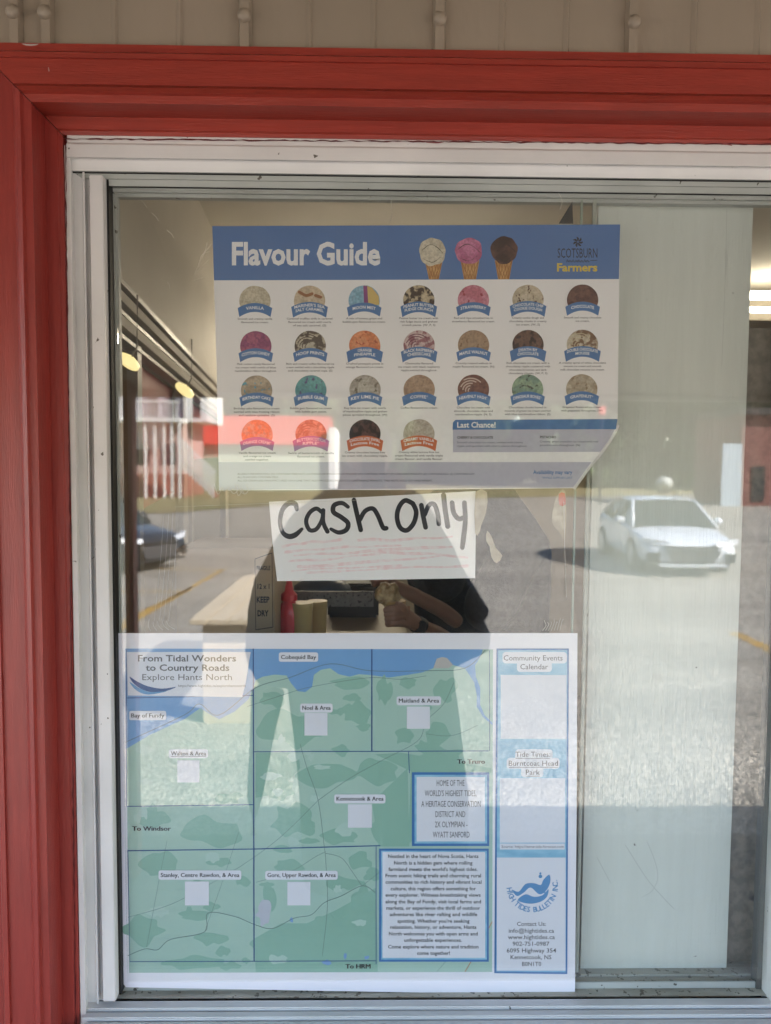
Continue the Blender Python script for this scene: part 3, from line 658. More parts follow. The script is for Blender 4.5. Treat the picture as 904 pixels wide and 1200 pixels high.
P(polys('lake', blobs([(310, 1070, 9, 15)]), lm(4.4), flat('map_pale_patch', (0.48, 0.50, 0.58))), pm)
for q_ in blobs([(383, 1128, 6, 3), (405, 1120, 2, 4), (430, 1122, 3, 2), (342, 1078, 2, 3)]): P(poly('lake', q_, lm(4.4), flat('map_lake_blue', (0.20, 0.35, 0.62))), pm)
rd = [([(147, 870), (216, 838), (234, 825), (257, 838), (300, 806), (340, 794), (387, 778), (434, 786), (500, 786), (545, 783), (569, 762)], 0.9),
      ([(290, 828), (330, 815), (360, 806), (410, 797), (440, 794), (470, 796), (500, 792)], 0.6),
      ([(150, 1120), (170, 1112), (185, 1113), (200, 1101), (240, 1092), (244, 1070), (275, 1074), (300, 1084), (320, 1088), (345, 1076), (365, 1072), (380, 1058), (400, 1050), (425, 1038), (440, 1046)], 0.9),
      ([(352, 872), (360, 900), (373, 938), (380, 990), (382, 1010), (384, 1060), (378, 1120)], 0.6), ([(373, 938), (410, 912), (450, 890), (490, 868), (500, 845), (520, 825), (532, 800)], 0.6),
      ([(373, 938), (330, 980), (290, 1010), (250, 1034), (200, 1060), (150, 1075)], 0.5), ([(382, 1000), (400, 1005), (412, 1020), (424, 1038)], 0.6), ([(300, 1034), (340, 1022), (370, 1004), (382, 998)], 0.5),
      ([(196, 985), (185, 1040), (172, 1110)], 0.4), ([(280, 975), (262, 1030), (240, 1092)], 0.4), ([(425, 1038), (450, 1018)], 0.5), ([(500, 860), (530, 862), (560, 850)], 0.5), ([(512, 1139), (530, 1118)], 0.5)]
for i, q_ in enumerate(rd): P(strokes('road', [(q_[0], q_[1]*0.75)], lm(5+0.04*i), roadm, None, caps=False), pm)
P(strokes('orange_road', [([(545, 1139), (556, 1120), (577, 1080)], 1.0)], lm(5), flat('map_orange', (0.5, 0.26, 0.14)), None, caps=False), pm)
gr = [([(297, 760), (298, 1127)], 1.3), ([(436, 760.5), (436, 880)], 1.3), ([(297.5, 881), (573, 880)], 1.0), ([(148, 818), (297, 815)], 0.9), ([(148.5, 945), (297, 943)], 1.0), ([(150, 997), (297, 995), (446, 991)], 1.2),
      ([(441, 992), (441, 1130)], 0.8), ([(479, 881), (480, 906)], 0.8), ([(148.5, 761), (148.5, 945)], 0.9), ([(150, 996), (152.5, 1127), (441, 1126)], 0.9), ([(574, 762), (574, 880)], 0.6)]
for i, q_ in enumerate(gr): P(strokes('grid_line', [q_], lm(6+0.04*i), gridc, None, caps=False, smooth=False), pm)
# title card
P(poly('title_card', [(149, 764), (294, 764), (288, 801), (284, 817), (150, 815)], lm(7), cardw), pm)
P(text('map_title', [('From Tidal Wonders', 162, 277, 775, 7.6, 0.018), ('to Country Roads', 171, 269, 786, 7.6, 0.018), ('Explore Hants North', 167, 272, 797, 7.4), ('https://www.hightides.ca/explorehantsnorth', 209, 288, 805, 3.0)], lm(8), inkg), pm)
P(polys('swoosh', [crom([(152, 793), (158, 802), (172, 810), (190, 811), (207, 805), (190, 807), (173, 804), (160, 798)], 4, True)], lm(8), flat('swoosh_navy', (0.04, 0.09, 0.25))), pm)
P(polys('swoosh', [crom([(152, 799), (160, 809), (174, 814), (196, 810), (176, 811), (163, 806)], 4, True)], lm(8.3), flat('swoosh_blue', (0.13, 0.33, 0.58))), pm)
for s_, x0, y0, x1, y1, un in (('Cobequid Bay', 327, 764.5, 373, 775.5, 0), ('Bay of Fundy', 151.5, 833, 195, 844, 0), ('Walton & Area', 198, 878, 244, 888.5, 1), ('Noel & Area', 352, 824.5, 390, 835, 0), ('Maitland & Area', 465, 816, 517, 826.5, 0),
        ('Kennetcook & Area', 392, 931, 452, 941.5, 0), ('Stanley, Centre Rawdon, & Area', 186, 1020, 283, 1031, 0), ('Gore, Upper Rawdon, & Area', 311, 1020.5, 396, 1031, 0)):
    c_ = P(poly('name_card', rrect(x0, y0, x1, y1), lm(7), cardw), pm)
    P(text('place_name', [(s_, x0+2.5, x1-2.5, y1-3.2, 5.0, 0.0), (s_, x0+2.8, x1-2.2, y1-3.2, 5.0, 0.0)], lm(8), ink), pm)
    if un: P(strokes('underline', [([(x0+2.5, y1-2), (x1-2.5, y1-2)], 0.5)], lm(8), ink, None, caps=False, smooth=False), pm)
for x0, y0, x1, y1 in ((208, 891, 234, 917), (357, 835.5, 384, 862), (477, 828, 504, 854), (408, 942.5, 436, 970), (217, 1033, 245, 1061), (337, 1033.5, 364, 1061)):
    P(poly('blank_card', rect(x0, y0, x1, y1), lm(7), cardw), pm)
P(text('direction_text', [(t_, a_+k_, b_+k_, y_, 5.4, 0.0) for t_, a_, b_, y_ in (('To Truro', 536, 568, 895), ('To Windsor', 155, 200, 973.5), ('To HRM', 405, 434, 1135)) for k_ in (0, 0.35, 0.7)], lm(7), ink), pm)
P(poly('message_frame', rect(483, 905, 573.5, 991.5), lm(7), rimb), pm); P(poly('message_frame', rect(486, 908, 571, 988.5), lm(7.5), skyb), pm); P(poly('message_card', rect(488.5, 910.5, 568.5, 986), lm(8), cardw), pm)
P(text('message_text', [('HOME OF THE', 512, 544.5, 921, 7.2), ("WORLD'S HIGHEST TIDES,", 498, 558.5, 933, 7.2), ('A HERITAGE CONSERVATION', 494, 563.5, 945.5, 7.2), ('DISTRICT AND', 510.5, 545.5, 957.5, 7.2), ('2X OLYMPIAN -', 510, 548, 969.5, 7.2), ('WYATT SANFORD', 507.5, 550.5, 981.5, 7.2)], lm(9), inkg), pm)
P(poly('story_frame', rect(444.5, 994.5, 573, 1127), lm(7), rimb), pm); P(poly('story_frame', rect(447, 997, 570.8, 1124.5), lm(7.5), skyb), pm); P(poly('story_card', rect(448.5, 998.5, 568.8, 1122.5), lm(8), cardw), pm)
para = [('Nestled in the heart of Nova Scotia, Hants', 455, 561, 213), ('North is a hidden gem where rolling', 462, 554, 239), ("farmland meets the world's highest tides.", 455.5, 560, 264), ('From scenic hiking trails and charming rural', 452, 564, 289),
        ('communities to rich history and vibrant local', 452, 564.5, 314), ('culture, this region offers something for', 458, 558, 340), ('every explorer. Witness breathtaking views', 452, 563.5, 365), ('along the Bay of Fundy, visit local farms and', 452, 564, 391),
        ('markets, or experience the thrill of outdoor', 453, 563, 416), ('adventures like river rafting and wildlife', 457, 559.5, 441), ("spotting. Whether you're seeking", 466, 550.5, 467), ('relaxation, history, or adventure, Hants', 457.5, 558.5, 491),
        ('North welcomes you with open arms and', 456, 560, 517), ('unforgettable experiences.', 474, 541.5, 542), ('Come explore where nature and tradition', 455, 561, 568), ('come together!', 489, 527.5, 593)]
P(text('story_text', [(s_, a, c_, 941.8+y/3.348, 4.3, 0.018) for s_, a, c_, y in para], lm(9), ink), pm)
# right column
P(poly('column_frame', [(582, 760), (667, 760), (665, 1141.5), (579.5, 1140.5)], lm(7), rimb), pm)
P(poly('column_field', [(584, 762), (665, 762), (663, 1139.3), (581.8, 1138.6)], lm(7.5), skyb), pm)
for i, (x0, y0, x1, y1) in enumerate(((589, 764, 664.5, 777.5), (606, 774, 647, 787.5), (604, 878, 648, 890.5), (594, 888, 656, 901), (611, 898, 637, 911))):
    P(poly('heading_card', rrect(x0, y0, x1, y1, 4), lm(8+0.2*i), cardw), pm)
P(text('heading', [('Community Events', 590.5, 659.5, 774, 6.4), ('Calendar', 610, 642.5, 784.3, 6.4), ('Tide Times:', 604.5, 645, 887, 6.4), ('Burntcoat Head', 596.5, 654, 897.5, 6.4), ('Park', 616.5, 633, 908, 6.4)], lm(10), inkg), pm)
P(strokes('underline', [([(604.5, 888.7), (645, 888.7)], 0.6), ([(596.5, 899.2), (654, 899.2)], 0.6), ([(616.5, 909.6), (633, 909.6)], 0.6)], lm(10), inkg, None, caps=False, smooth=False), pm)
P(poly('blank_card', rect(587, 791, 664, 866), lm(8), cardw), pm); P(poly('blank_card', rect(586, 912, 662.5, 987.5), lm(8), cardw), pm); P(poly('source_card', rect(586, 988.5, 662, 995.5), lm(8), cardw), pm)
P(text('source_text', [('Source: https://www.tide-forecast.com', 588, 661, 993.6, 3.2)], lm(9), inkg), pm)
P(poly('contact_card', rect(582.5, 1005, 663, 1137.5), lm(8), cardw), pm)
logo = flat('tide_logo_blue', (0.09, 0.26, 0.52), 0.4)
w1 = [(600, 1042.5), (608, 1045), (616, 1036), (626, 1035), (634, 1037), (637, 1031), (644, 1025), (645, 1034), (640, 1044), (632, 1048), (622, 1040), (614, 1046), (606, 1050)]
w2 = [(607, 1055), (616, 1048), (626, 1051), (636, 1049), (643, 1042), (641, 1051), (633, 1057), (620, 1059)]
P(polys('wave_logo', [crom(w1, 4, True), crom(w2, 4, True), disc(633.5, 1027, 2.2, 12), disc(633.5, 1023.5, 1.3, 10), disc(638, 1045.5, 1.4, 10)], lm(9), logo), pm)
arc = 'HIGH TIDES BULLETIN INC.'
cxl, cyl, rl = 624, 1039, 30.0
b = MB()
for i, ch in enumerate(arc):
    if ch == ' ': continue
    a = math.radians(203 - i*(218/(len(arc)-1)))   # angle on a circle, measured with y down flipped below
    vs, fs, x0, x1 = glyphs(ch, 0.02)
    ox, oy = cxl + rl*math.cos(a), cyl + rl*math.sin(a)*1.0
    ox, oy = cxl + rl*math.cos(math.radians(172 - i*(186/(len(arc)-1)))), cyl + rl*math.sin(math.radians(172 - i*(186/(len(arc)-1))))
    ang = math.radians(172 - i*(186/(len(arc)-1))) - math.pi/2
    Pp = []
    for v in vs:
        gx, gy = (v[0]-(x0+x1)/2)*8.2, -v[1]*8.8
        Pp.append(at(ox + gx*math.cos(ang) - gy*math.sin(ang), oy + gx*math.sin(ang) + gy*math.cos(ang), lm(9)))
    b.add(Pp, fs)
P(b.build('logo_lettering', logo, None), pm)
P(text('contact_text', [('Contact Us:', 606, 640, 1085, 5.0, 0.01), ('info@hightides.ca', 596.5, 649.5, 1093, 5.0, 0.01), ('www.hightides.ca', 595.5, 650.5, 1100.5, 5.0, 0.01), ('902-751-0987', 601, 644, 1108.3, 5.0, 0.01),
     ('6095 Highway 354', 594, 652, 1116.2, 5.0, 0.01), ('Kennetcook, NS', 598.5, 646.5, 1124, 5.0, 0.01), ('B0N1T0', 612, 634.5, 1132, 5.0, 0.01)], lm(9), inkg), pm)

# ------------------------------------------------------------------ board behind the right pane
board_m = mat('off_white_painted_board', (0.64, 0.67, 0.62), (0.61, 0.64, 0.59), 7, (9, 9, 0.6), 0.5, 0.2, 26, 0.35, 0.65, spots=(0.10, 0.09, 0.08), sscale=45, sthr=0.765)
YB = 0.05
p0 = at(691, 236, YB); p1 = at(883, 240, YB); p2 = at(851.5, 1134, YB); p3 = at(676, 1136, YB)
bb = MB(); vs = [p3, p2, p1, Vector((p0.x, YB, p0.z))]; vs[0] = Vector((at(686, 900, YB).x, YB, p3.z)); vs[3] = Vector((vs[0].x, YB, p0.z))
bb.add(vs + [v + Vector((0, 0.012, 0)) for v in vs], [(0,1,2,3), (7,6,5,4), (0,4,5,1), (1,5,6,2), (2,6,7,3), (3,7,4,0)])
o = bb.build('painted_board', board_m, None); tag(o, 'off white painted wooden board with fine grain standing behind the right pane', 'board')
cr = []
for (pts, w) in (([(758, 985), (768, 1010), (771, 1030), (764, 1045)], 0.5), ([(764, 1045), (752, 1052)], 0.4), ([(733, 990), (760, 1032), (790, 1065)], 0.6), ([(700, 1005), (716, 1035)], 0.5), ([(852, 245), (850, 330), (846, 430)], 0.35), ([(790, 575), (790, 590)], 0.4)):
    cr.append((pts, w))
crk = strokes('crack', cr, YB-0.0003, flat('crack_grey_paint', (0.44, 0.46, 0.43)), o, caps=False)  # thin scratch lines, somewhat darker than the board

o = poly('tape_scrap', [(655, 262), (671, 236), (672, 262)], 0.0062, flat('black_tape', (0.05, 0.048, 0.045), 0.5), None, 0.0003); tag(o, 'small black triangular tape scrap just above the flavour poster near its right end', 'tape')
# scraps of masking tape left inside the pane
cream = mat('old_masking_tape', (0.46, 0.40, 0.30), (0.36, 0.31, 0.23), 60, rough=0.6)
o = poly('tape_scrap', crom([(557.5, 577), (571, 577), (570, 600), (564, 616), (562, 624), (557, 625)], 2, True), 0.0062, cream, None, 0.0004); tag(o, 'cream masking tape scrap stuck beside the y of the handwritten sign', 'tape', 'masking tape scraps on the pane')
o = poly('tape_scrap', crom([(571, 622), (577, 630), (581, 642), (589, 651), (582, 660), (576, 652), (574, 640), (570, 634)], 2, True), 0.0062, cream, None, 0.0004); tag(o, 'small torn tape scrap slanting below the cream scrap by the sign', 'tape', 'masking tape scraps on the pane')
o = thing('tape_strip', 'cream tape strip with an orange tip by the edge of the left pane', 'tape', at(656, 632, 0.0062), 0, 'masking tape scraps on the pane')
P(poly('strip', crom([(650, 590), (656, 577), (663, 577), (663, 631), (655, 622), (647, 612)], 2, True), 0.0062, cream, None, 0.0004), o)
P(poly('orange_tip', crom([(655, 579), (662, 578), (663, 591), (656, 592)], 2, True), 0.0058, flat('orange_sticker', (0.60, 0.12, 0.07))), o)

# ------------------------------------------------------------------ the room behind the window
FLR = 0.45
RXL, RXR, RYB, RCE = -0.95, 2.6, 4.0, 2.95
room_w = mat('room_wall_paint', (0.33, 0.29, 0.23), (0.27, 0.24, 0.19), 3, rough=0.7, bump=0.1)
ceil_m = mat('room_ceiling_paint', (0.62, 0.58, 0.51), (0.57, 0.53, 0.47), 3, rough=0.7)
def struct(o): return tag(o, None, None, None, 'structure')
struct(MB().box((-2.6, 0.14, FLR-0.05), (RXR, RYB, FLR)).build('room_floor', mat('room_lino', (0.16, 0.13, 0.10), (0.12, 0.10, 0.08), 12, rough=0.5)))
struct(MB().box((-2.6, 0.14, RCE), (RXR, RYB, RCE+0.05)).build('room_ceiling', ceil_m))
struct(MB().box((-2.6, RYB, FLR), (RXR, RYB+0.08, RCE)).build('room_back_wall', room_w))
struct(MB().box((RXR, 0.14, FLR), (RXR+0.08, RYB, RCE)).build('room_right_wall', room_w))
struct(MB().box((-2.68, 0.14, FLR), (-2.6, RYB, RCE)).build('room_far_left_wall', mat('dark_red_room_wall', (0.20, 0.035, 0.035), (0.17, 0.03, 0.03), 3, rough=0.5)))
# inner face of the front wall round the opening
inn = MB(); inn.box((-2.6, 0.1305, FLR), (xi-0.16, 0.1395, RCE)); inn.box((XR+0.12, 0.1305, FLR), (RXR, 0.1395, RCE)); inn.box((xi-0.16, 0.1305, zt_in+0.17), (XR+0.12, 0.1395, RCE)); inn.box((xi-0.16, 0.1305, FLR), (XR+0.12, 0.1395, ZBOT-0.02))
struct(inn.build('room_front_wall', room_w))
# inner side partition with two windows, its head beam falling away
A0 = at(128, 322, 0.35); A1 = at(262, 462, 2.1)
vd = (A1-A0)
side = thing('side_window_wall', 'inner partition of framed windows receding on the left behind the glass', 'window wall', (A0.x, A0.y, FLR))
fr_m = mat('grey_frame_paint', (0.42, 0.39, 0.34), (0.36, 0.33, 0.29), 5, rough=0.45)
def sp(t, dz): q = A0 + vd*t; return Vector((q.x, q.y, q.z+dz))
for k, (dz, w, yy) in enumerate(((0.0, 0.012, 0), (-0.035, 0.02, 0.01), (-0.062, 0.008, 0.0), (-0.085, 0.02, 0.014), (-0.11, 0.008, 0.0))):
    b = MB(); b.bar(sp(-0.02, dz), sp(1.25, dz*1.0), 0.03+yy, w); P(b.build('head_rail', (fr_m, ceil_m)[k % 2], None), side)
for t, w in ((0.11, 0.03), (0.43, 0.05), (0.50, 0.02), (1.0, 0.05)):
    q = sp(t, -0.1); b = MB(); b.box((q.x-0.012, q.y-w/2, FLR), (q.x+0.012, q.y+w/2, q.z)); P(b.build('mullion', fr_m, None), side)
redp = mat('dull_red_panel', (0.42, 0.055, 0.06), (0.36, 0.05, 0.05), 4, rough=0.4)
for ta, tb in ((0.12, 0.42), (0.51, 0.99)):
    a = sp(ta, -0.12); c_ = sp(tb, -0.12); b = MB()
    b.add([(a.x-0.02, a.y, a.z-(0.36 if ta < 0.3 else 0.2)), (c_.x-0.02, c_.y, c_.z-(0.30 if ta < 0.3 else 0.15)), c_ + Vector((-0.02, 0, 0.0)), a + Vector((-0.02, 0, 0.0))], [(0, 1, 2, 3)]); P(b.build('red_panel', redp, None), side)
b = MB(); b.add([sp(-0.1, 0.0), sp(1.25, 0.0), sp(1.25, 0.0)+Vector((0.0, 0, 1.2)), sp(-0.1, 0.0)+Vector((0.0, 0, 1.2))], [(0, 1, 2, 3)]); P(b.build('upper_panel', ceil_m, None), side)
lampm = emit('warm_lamp_glow', (1.0, 0.80, 0.34), 0.15)
for i, (px, py, Y, lb) in enumerate(((155, 418, 0.35, 'warm yellow dish lamp in front of the nearer left partition window'), (220, 453, 0.8, 'warm yellow dish lamp further back by the left partition'))):
    q = at(px, py, Y); L_ = thing('dish_lamp', lb, 'lamp', q, 0, 'dish lamps along the left partition')
    r_ = (14, 12)[i]*(Y+D)/F
    b = MB(); b.lathe((0, 0, 0), [(r_*0.2, 0.0), (r_, -0.010), (r_*1.0, -0.016), (r_*0.3, -0.012)], 18); s_ = b.build('lamp_shade', lampm, L_, smooth=True); s_.rotation_mode = 'QUATERNION'; s_.rotation_quaternion = Vector((0.66, -0.30, 0.70)).to_track_quat('Z', 'Y')
    b = MB(); b.tube([(0, 0, 0), (0.01, 0.0, 0.02), (0.012, 0.0, 0.12)], 0.002, 8); b.build('arm', fr_m, L_)
# fluorescent tubes at right
tubm = emit('fluorescent_tube_glow', (1.0, 0.88, 0.66), 3.2)
fx = thing('tube_light', 'fluorescent fitting with two lit tubes beyond the painted board', 'light', at(930, 352, 2.4), 0)
for py, tr in ((346, 0.019), (363, 0.011)):
    q = at(868, py, 2.4); q2 = at(1100, py+2, 2.4); b = MB(); b.tube([q, q2], tr, 12); P(b.build('tube', tubm, None, smooth=True, sharp=50), fx)
q = at(860, 354.5, 2.43); q2 = at(1108, 356, 2.43); b = MB(); b.bar(q+Vector((0, 0.12, 0)), q2+Vector((0, 0.12, 0)), 0.02, 0.12); P(b.build('housing', mat('lamp_housing', (0.10, 0.085, 0.06), rough=0.5), None), fx)
cbt = mat('speckled_grey_cabinet', (0.30, 0.26, 0.215), (0.21, 0.185, 0.155), 60, rough=0.6, spots=(0.07, 0.065, 0.065), sscale=9, sthr=0.66)
o = thing('grey_cabinet', 'speckled grey brown cabinet with a worn yellowish edge strip, right of the board', 'cabinet', (at(880, 1000, 0.066).x, 0.066, FLR))
P(MB().box((at(820, 800, 0.066).x, 0.066, FLR), (at(935, 800, 0.066).x, 0.4, at(900, 384, 0.066).z)).build('cabinet_body', cbt, None, bevel=0.003), o)
P(MB().box((at(884, 1080, 0.065).x, 0.0635, at(884, 1124, 0.065).z), (at(890, 1080, 0.065).x, 0.0655, at(884, 1040, 0.065).z)).build('edge_strip', mat('peeling_ochre_strip', (0.36, 0.27, 0.14), (0.45, 0.38, 0.26), 60, rough=0.7), None), o)
fill_light = thing('tube_light', 'added twin tube fill light for the room, unseen behind the flavour poster', 'light', (0.1, 1.7, RCE), 0)  # unseen lamp added to brighten the room
P(MB().box((-0.55, 2.32, 2.66), (0.75, 2.48, 2.70)).build('housing', MATS['lamp_housing'], None), fill_light)
for xx in (-0.4, 0.6): P(MB().box((xx-0.006, 2.394, 2.70), (xx+0.006, 2.406, RCE-0.002)).build('hanger', fr_m, None), fill_light)
fill_tube = emit('fill_tube_glow', (1.0, 0.86, 0.64), 7.0)
for yy in (2.36, 2.44): P(MB().tube([(-0.52, yy, 2.635), (0.72, yy, 2.635)], 0.016, 10).build('tube', fill_tube, None, smooth=True, sharp=50), fill_light)
# counter, carton, bottles, tubs
cz = at(420, 724, 0.75).z
ct = thing('serving_counter', 'beige topped serving counter inside behind the sign and map poster', 'counter', (0.1, 0.45, FLR))
P(MB().box((-0.42, 0.16, cz-0.03), (at(474, 724, 0.75).x, 0.95, cz)).build('counter_top', mat('beige_laminate', (0.38, 0.31, 0.20), (0.32, 0.26, 0.17), 9, rough=0.4), None, bevel=0.004), ct)
P(MB().box((-0.38, 0.2, FLR), (at(474, 724, 0.75).x-0.02, 0.9, cz-0.03)).build('counter_body', flat('brown_counter_body', (0.08, 0.06, 0.045)), None), ct)
cbm = mat('cardboard', (0.36, 0.27, 0.17), (0.31, 0.23, 0.145), 8, rough=0.8, bump=0.1)
A = at(298, 745, 0.20); Bq = at(326, 745, 0.20)
cb = thing('cardboard_box', 'brown cardboard carton with upright black lettering behind the window', 'box', (A.x, 0.2, cz))
bw = at(326, 700, 0.20).x - at(299, 700, 0.20).x
b = MB(); zt = at(320, 640, 0.24).z; b.box((A.x-0.14, 0.20, cz-0.02), (Bq.x-0.006, 0.40, zt)); P(b.build('carton', cbm, None, bevel=0.002), cb)
P(text('carton_lettering', [('FRAGILE', 301, 317, 668, 5, 0.02), ('12 x 1', 302, 316, 690, 6, 0.02), ('KEEP', 301, 316, 706, 7, 0.03), ('DRY', 302, 315, 722, 7, 0.03)], 0.1985, ink), cb)
P(strokes('print_frame', [([(299, 655), (319, 648)], 0.8), ([(299, 655), (300, 738)], 0.6), ([(319, 648), (320, 735)], 0.6), ([(300, 738), (320, 735)], 0.8)], 0.1983, ink, None, caps=False, smooth=False), cb)
def lab(px, Y): return at(px, 700, Y).x
def bottle(px, Y, ztop_px, w, m, lb, capm=None):
    x = lab(px, Y); zt = at(px, ztop_px, Y).z; h = zt-cz
    t = thing('squeeze_bottle', lb, 'bottle', (x, Y, cz), 0, None)
    MB().lathe((0, 0, 0), [(w*0.9, 0), (w, 0.004), (w, h*0.58), (w*0.85, h*0.68), (w*0.5, h*0.74)], 20).build('bottle_body', m, t, smooth=True, sharp=40)
    MB().lathe((0, 0, 0), [(w*0.8, h*0.735), (w*0.8, h*0.8), (w*0.45, h*0.84), (w*0.2, h)], 20).build('bottle_cap', capm or m, t, smooth=True, sharp=40)
    return t
pinkm = flat('coral_plastic', (0.62, 0.045, 0.06), 0.3, 0.5); pinkm.node_tree.nodes['Principled BSDF'].inputs['Subsurface Weight'].default_value = 0.0
bottle(339, 0.30, 676, 0.020, pinkm, 'coral red squeeze bottle standing beside the cardboard carton')
bottle(331, 0.36, 700, 0.014, flat('dark_bottle', (0.03, 0.02, 0.02), 0.3), 'small dark bottle squeezed between carton and red bottle')
def tub(px, Y, top_px, w, lb, m, rim):
    x = lab(px, Y); zt = at(px, top_px, Y).z; h = zt-cz
    t = thing('plastic_tub', lb, 'tub', (x, Y, cz), 0, 'syrup tubs on the counter')
    MB().lathe((0, 0, 0), [(w*0.85, 0), (w*0.86, h*0.22)], 22).build('tub_base', rim, t, smooth=True, sharp=40)
    MB().lathe((0, 0, 0), [(w*0.87, h*0.222), (w*0.97, h*0.9), (w, h*0.91), (w, h)], 22).build('tub_body', m, t, smooth=True, sharp=40)
yt = flat('yellowish_plastic', (0.50, 0.38, 0.17), 0.4); tq = flat('blue_green_plastic', (0.15, 0.27, 0.25), 0.4)
tub(354, 0.30, 706, 0.022, 'translucent yellow tub with blue green base, left of the pair on the counter', yt, tq)
tub(372, 0.40, 704, 0.021, 'translucent yellow tub with blue green base, right of the pair on the counter', yt, tq)
o = MB().box((lab(384, 0.75), 0.75, cz), (lab(444, 0.75), 0.9, at(400, 684, 0.75).z)).build('dark_machine', flat('black_machine_shell', (0.012, 0.012, 0.013), 0.3, 0.5), None, bevel=0.006); tag(o, 'black counter machine behind the yellow tubs', 'machine')
o = MB().box((lab(345, 0.45), 0.45, at(400, 711, 0.45).z), (lab(438, 0.45), 0.454, at(400, 693, 0.45).z)).build('drip_guard', mat('spattered_grey_plastic', (0.20, 0.19, 0.18), (0.14, 0.135, 0.13), 40, rough=0.3, spots=(0.02, 0.02, 0.02), sscale=160, sthr=0.6), None); tag(o, 'low grey spattered guard strip across the counter behind the bottles', 'guard')
o = thing('blue_bowl', 'blue grey bowl upside down behind the red bottle', 'bowl', (lab(378, 0.6), 0.6, at(378, 694, 0.6).z))
MB().lathe((0, 0, 0), [(0.07, 0), (0.065, 0.015), (0.045, 0.03), (0.02, 0.038)], 24).build('shell', flat('slate_blue_plastic', (0.08, 0.12, 0.19), 0.4), o, smooth=True)

# ------------------------------------------------------------------ people
def skin(name, V, E, m, parent, root, sub_=2, loc=None):
    names = list(V); me = bpy.data.meshes.new(name)
    me.from_pydata([tuple(V[k][0]) for k in names], [(names.index(a), names.index(b)) for a, b in E], [])
    o = bpy.data.objects.new(name, me); link(o)
    sk = o.modifiers.new('skin', 'SKIN'); sk.use_smooth_shade = True
    lay_ = me.skin_vertices[0].data if me.skin_vertices else None
    if lay_ is None:
        bpy.context.view_layer.objects.active = o
        raise RuntimeError('no skin layer')
    for i, k in enumerate(names):
        r = V[k][1]; lay_[i].radius = (r, r) if not isinstance(r, tuple) else r; lay_[i].use_root = (k == root)
    o.modifiers.new('sub', 'SUBSURF').levels = sub_; o.modifiers['sub'].render_levels = sub_
    me.materials.append(m)
    if parent: P(o, parent)
    return o
skin_m = mat('skin', (0.40, 0.21, 0.14), (0.36, 0.18, 0.12), 12, rough=0.5); skin_m2 = mat('tanned_skin', (0.34, 0.17, 0.105), (0.30, 0.145, 0.09), 14, rough=0.5)
blackc = mat('black_cloth', (0.012, 0.012, 0.016), (0.020, 0.020, 0.028), 90, rough=0.9, bump=0.3)
def head(c, r, m, hair, parent, face=-1, hairlong=False):
    """a head with brow, nose, chin, ears, eyes and mouth; face = -1 looks toward -y, +1 toward +y"""
    c = Vector(c); bm = bmesh.new(); bmesh.ops.create_uvsphere(bm, u_segments=28, v_segments=20, radius=1)
    vs = []
    for v in bm.verts:
        x, y, z = v.co; y *= face
        wz = 1.28; wx = 0.80 - (0.22*max(0, -z)**1.4); wy = 0.95 - 0.12*max(0, -z)
        fy = max(0, y)
        nose = 0.24*math.exp(-((x/0.13)**2 + ((z+0.12)/0.20)**2))*(fy > 0.3)
        sock = -0.07*math.exp(-(((abs(x)-0.33)/0.16)**2 + ((z-0.08)/0.10)**2))*(fy > 0.3)
        lip = 0.06*math.exp(-((x/0.26)**2 + ((z+0.46)/0.07)**2))*(fy > 0.3); chin = 0.10*math.exp(-((x/0.25)**2 + ((z+0.80)/0.16)**2))*(fy > 0.1)
        vs.append(c + Vector((x*wx*r, face*(y*wy + nose + sock + lip + chin)*r, z*wz*r)))
    fs = [tuple(v.index for v in f.verts) for f in bm.faces]; bm.free()
    b = MB().add(vs, fs)
    for sx in (-1, 1): b.blob(c + Vector((sx*r*0.80, -face*0.05*r, 0.0)), r*0.22, 2, 0.05, 3, (0.4, 0.8, 1.2))
    o = P(b.build('head', m, None, smooth=True), parent)
    e = MB()
    for sx in (-1, 1): e.blob(c + Vector((sx*r*0.30, face*0.86*r, 0.09*r)), r*0.085, 1, 0, 1, (1.2, 0.5, 0.7))
    P(e.build('eyes', flat('dark_iris', (0.02, 0.015, 0.012), 0.2), None, smooth=True), parent)
    P(MB().blob(c + Vector((0, face*0.90*r, -0.47*r)), r*0.12, 1, 0, 1, (1.9, 0.4, 0.45)).build('lips', flat('lip_tone', (0.32, 0.10, 0.08)), None, smooth=True), parent)
    h = MB().blob(c + Vector((0, -face*0.16*r, 0.34*r)), r*1.0, 3, 0.05, 5, (0.90, 1.0, 1.06))
    if hairlong: h.blob(c + Vector((0, -face*0.62*r, -0.4*r)), r*0.8, 3, 0.07, 4, (0.95, 0.5, 1.5))
    P(h.build('hair', hair, None, smooth=True), parent)
    return o
def hand(parent_b, wrist, palm_dir, side_dir, curl, size=0.085, spread=0.018):
    """adds palm, four fingers and a thumb as skinned chains: returns (V, E) to merge in a body"""
    return None
hair_m = mat('brown_hair', (0.05, 0.03, 0.018), (0.03, 0.018, 0.012), 60, (1, 1, 0.3), 0.5, 0.5)
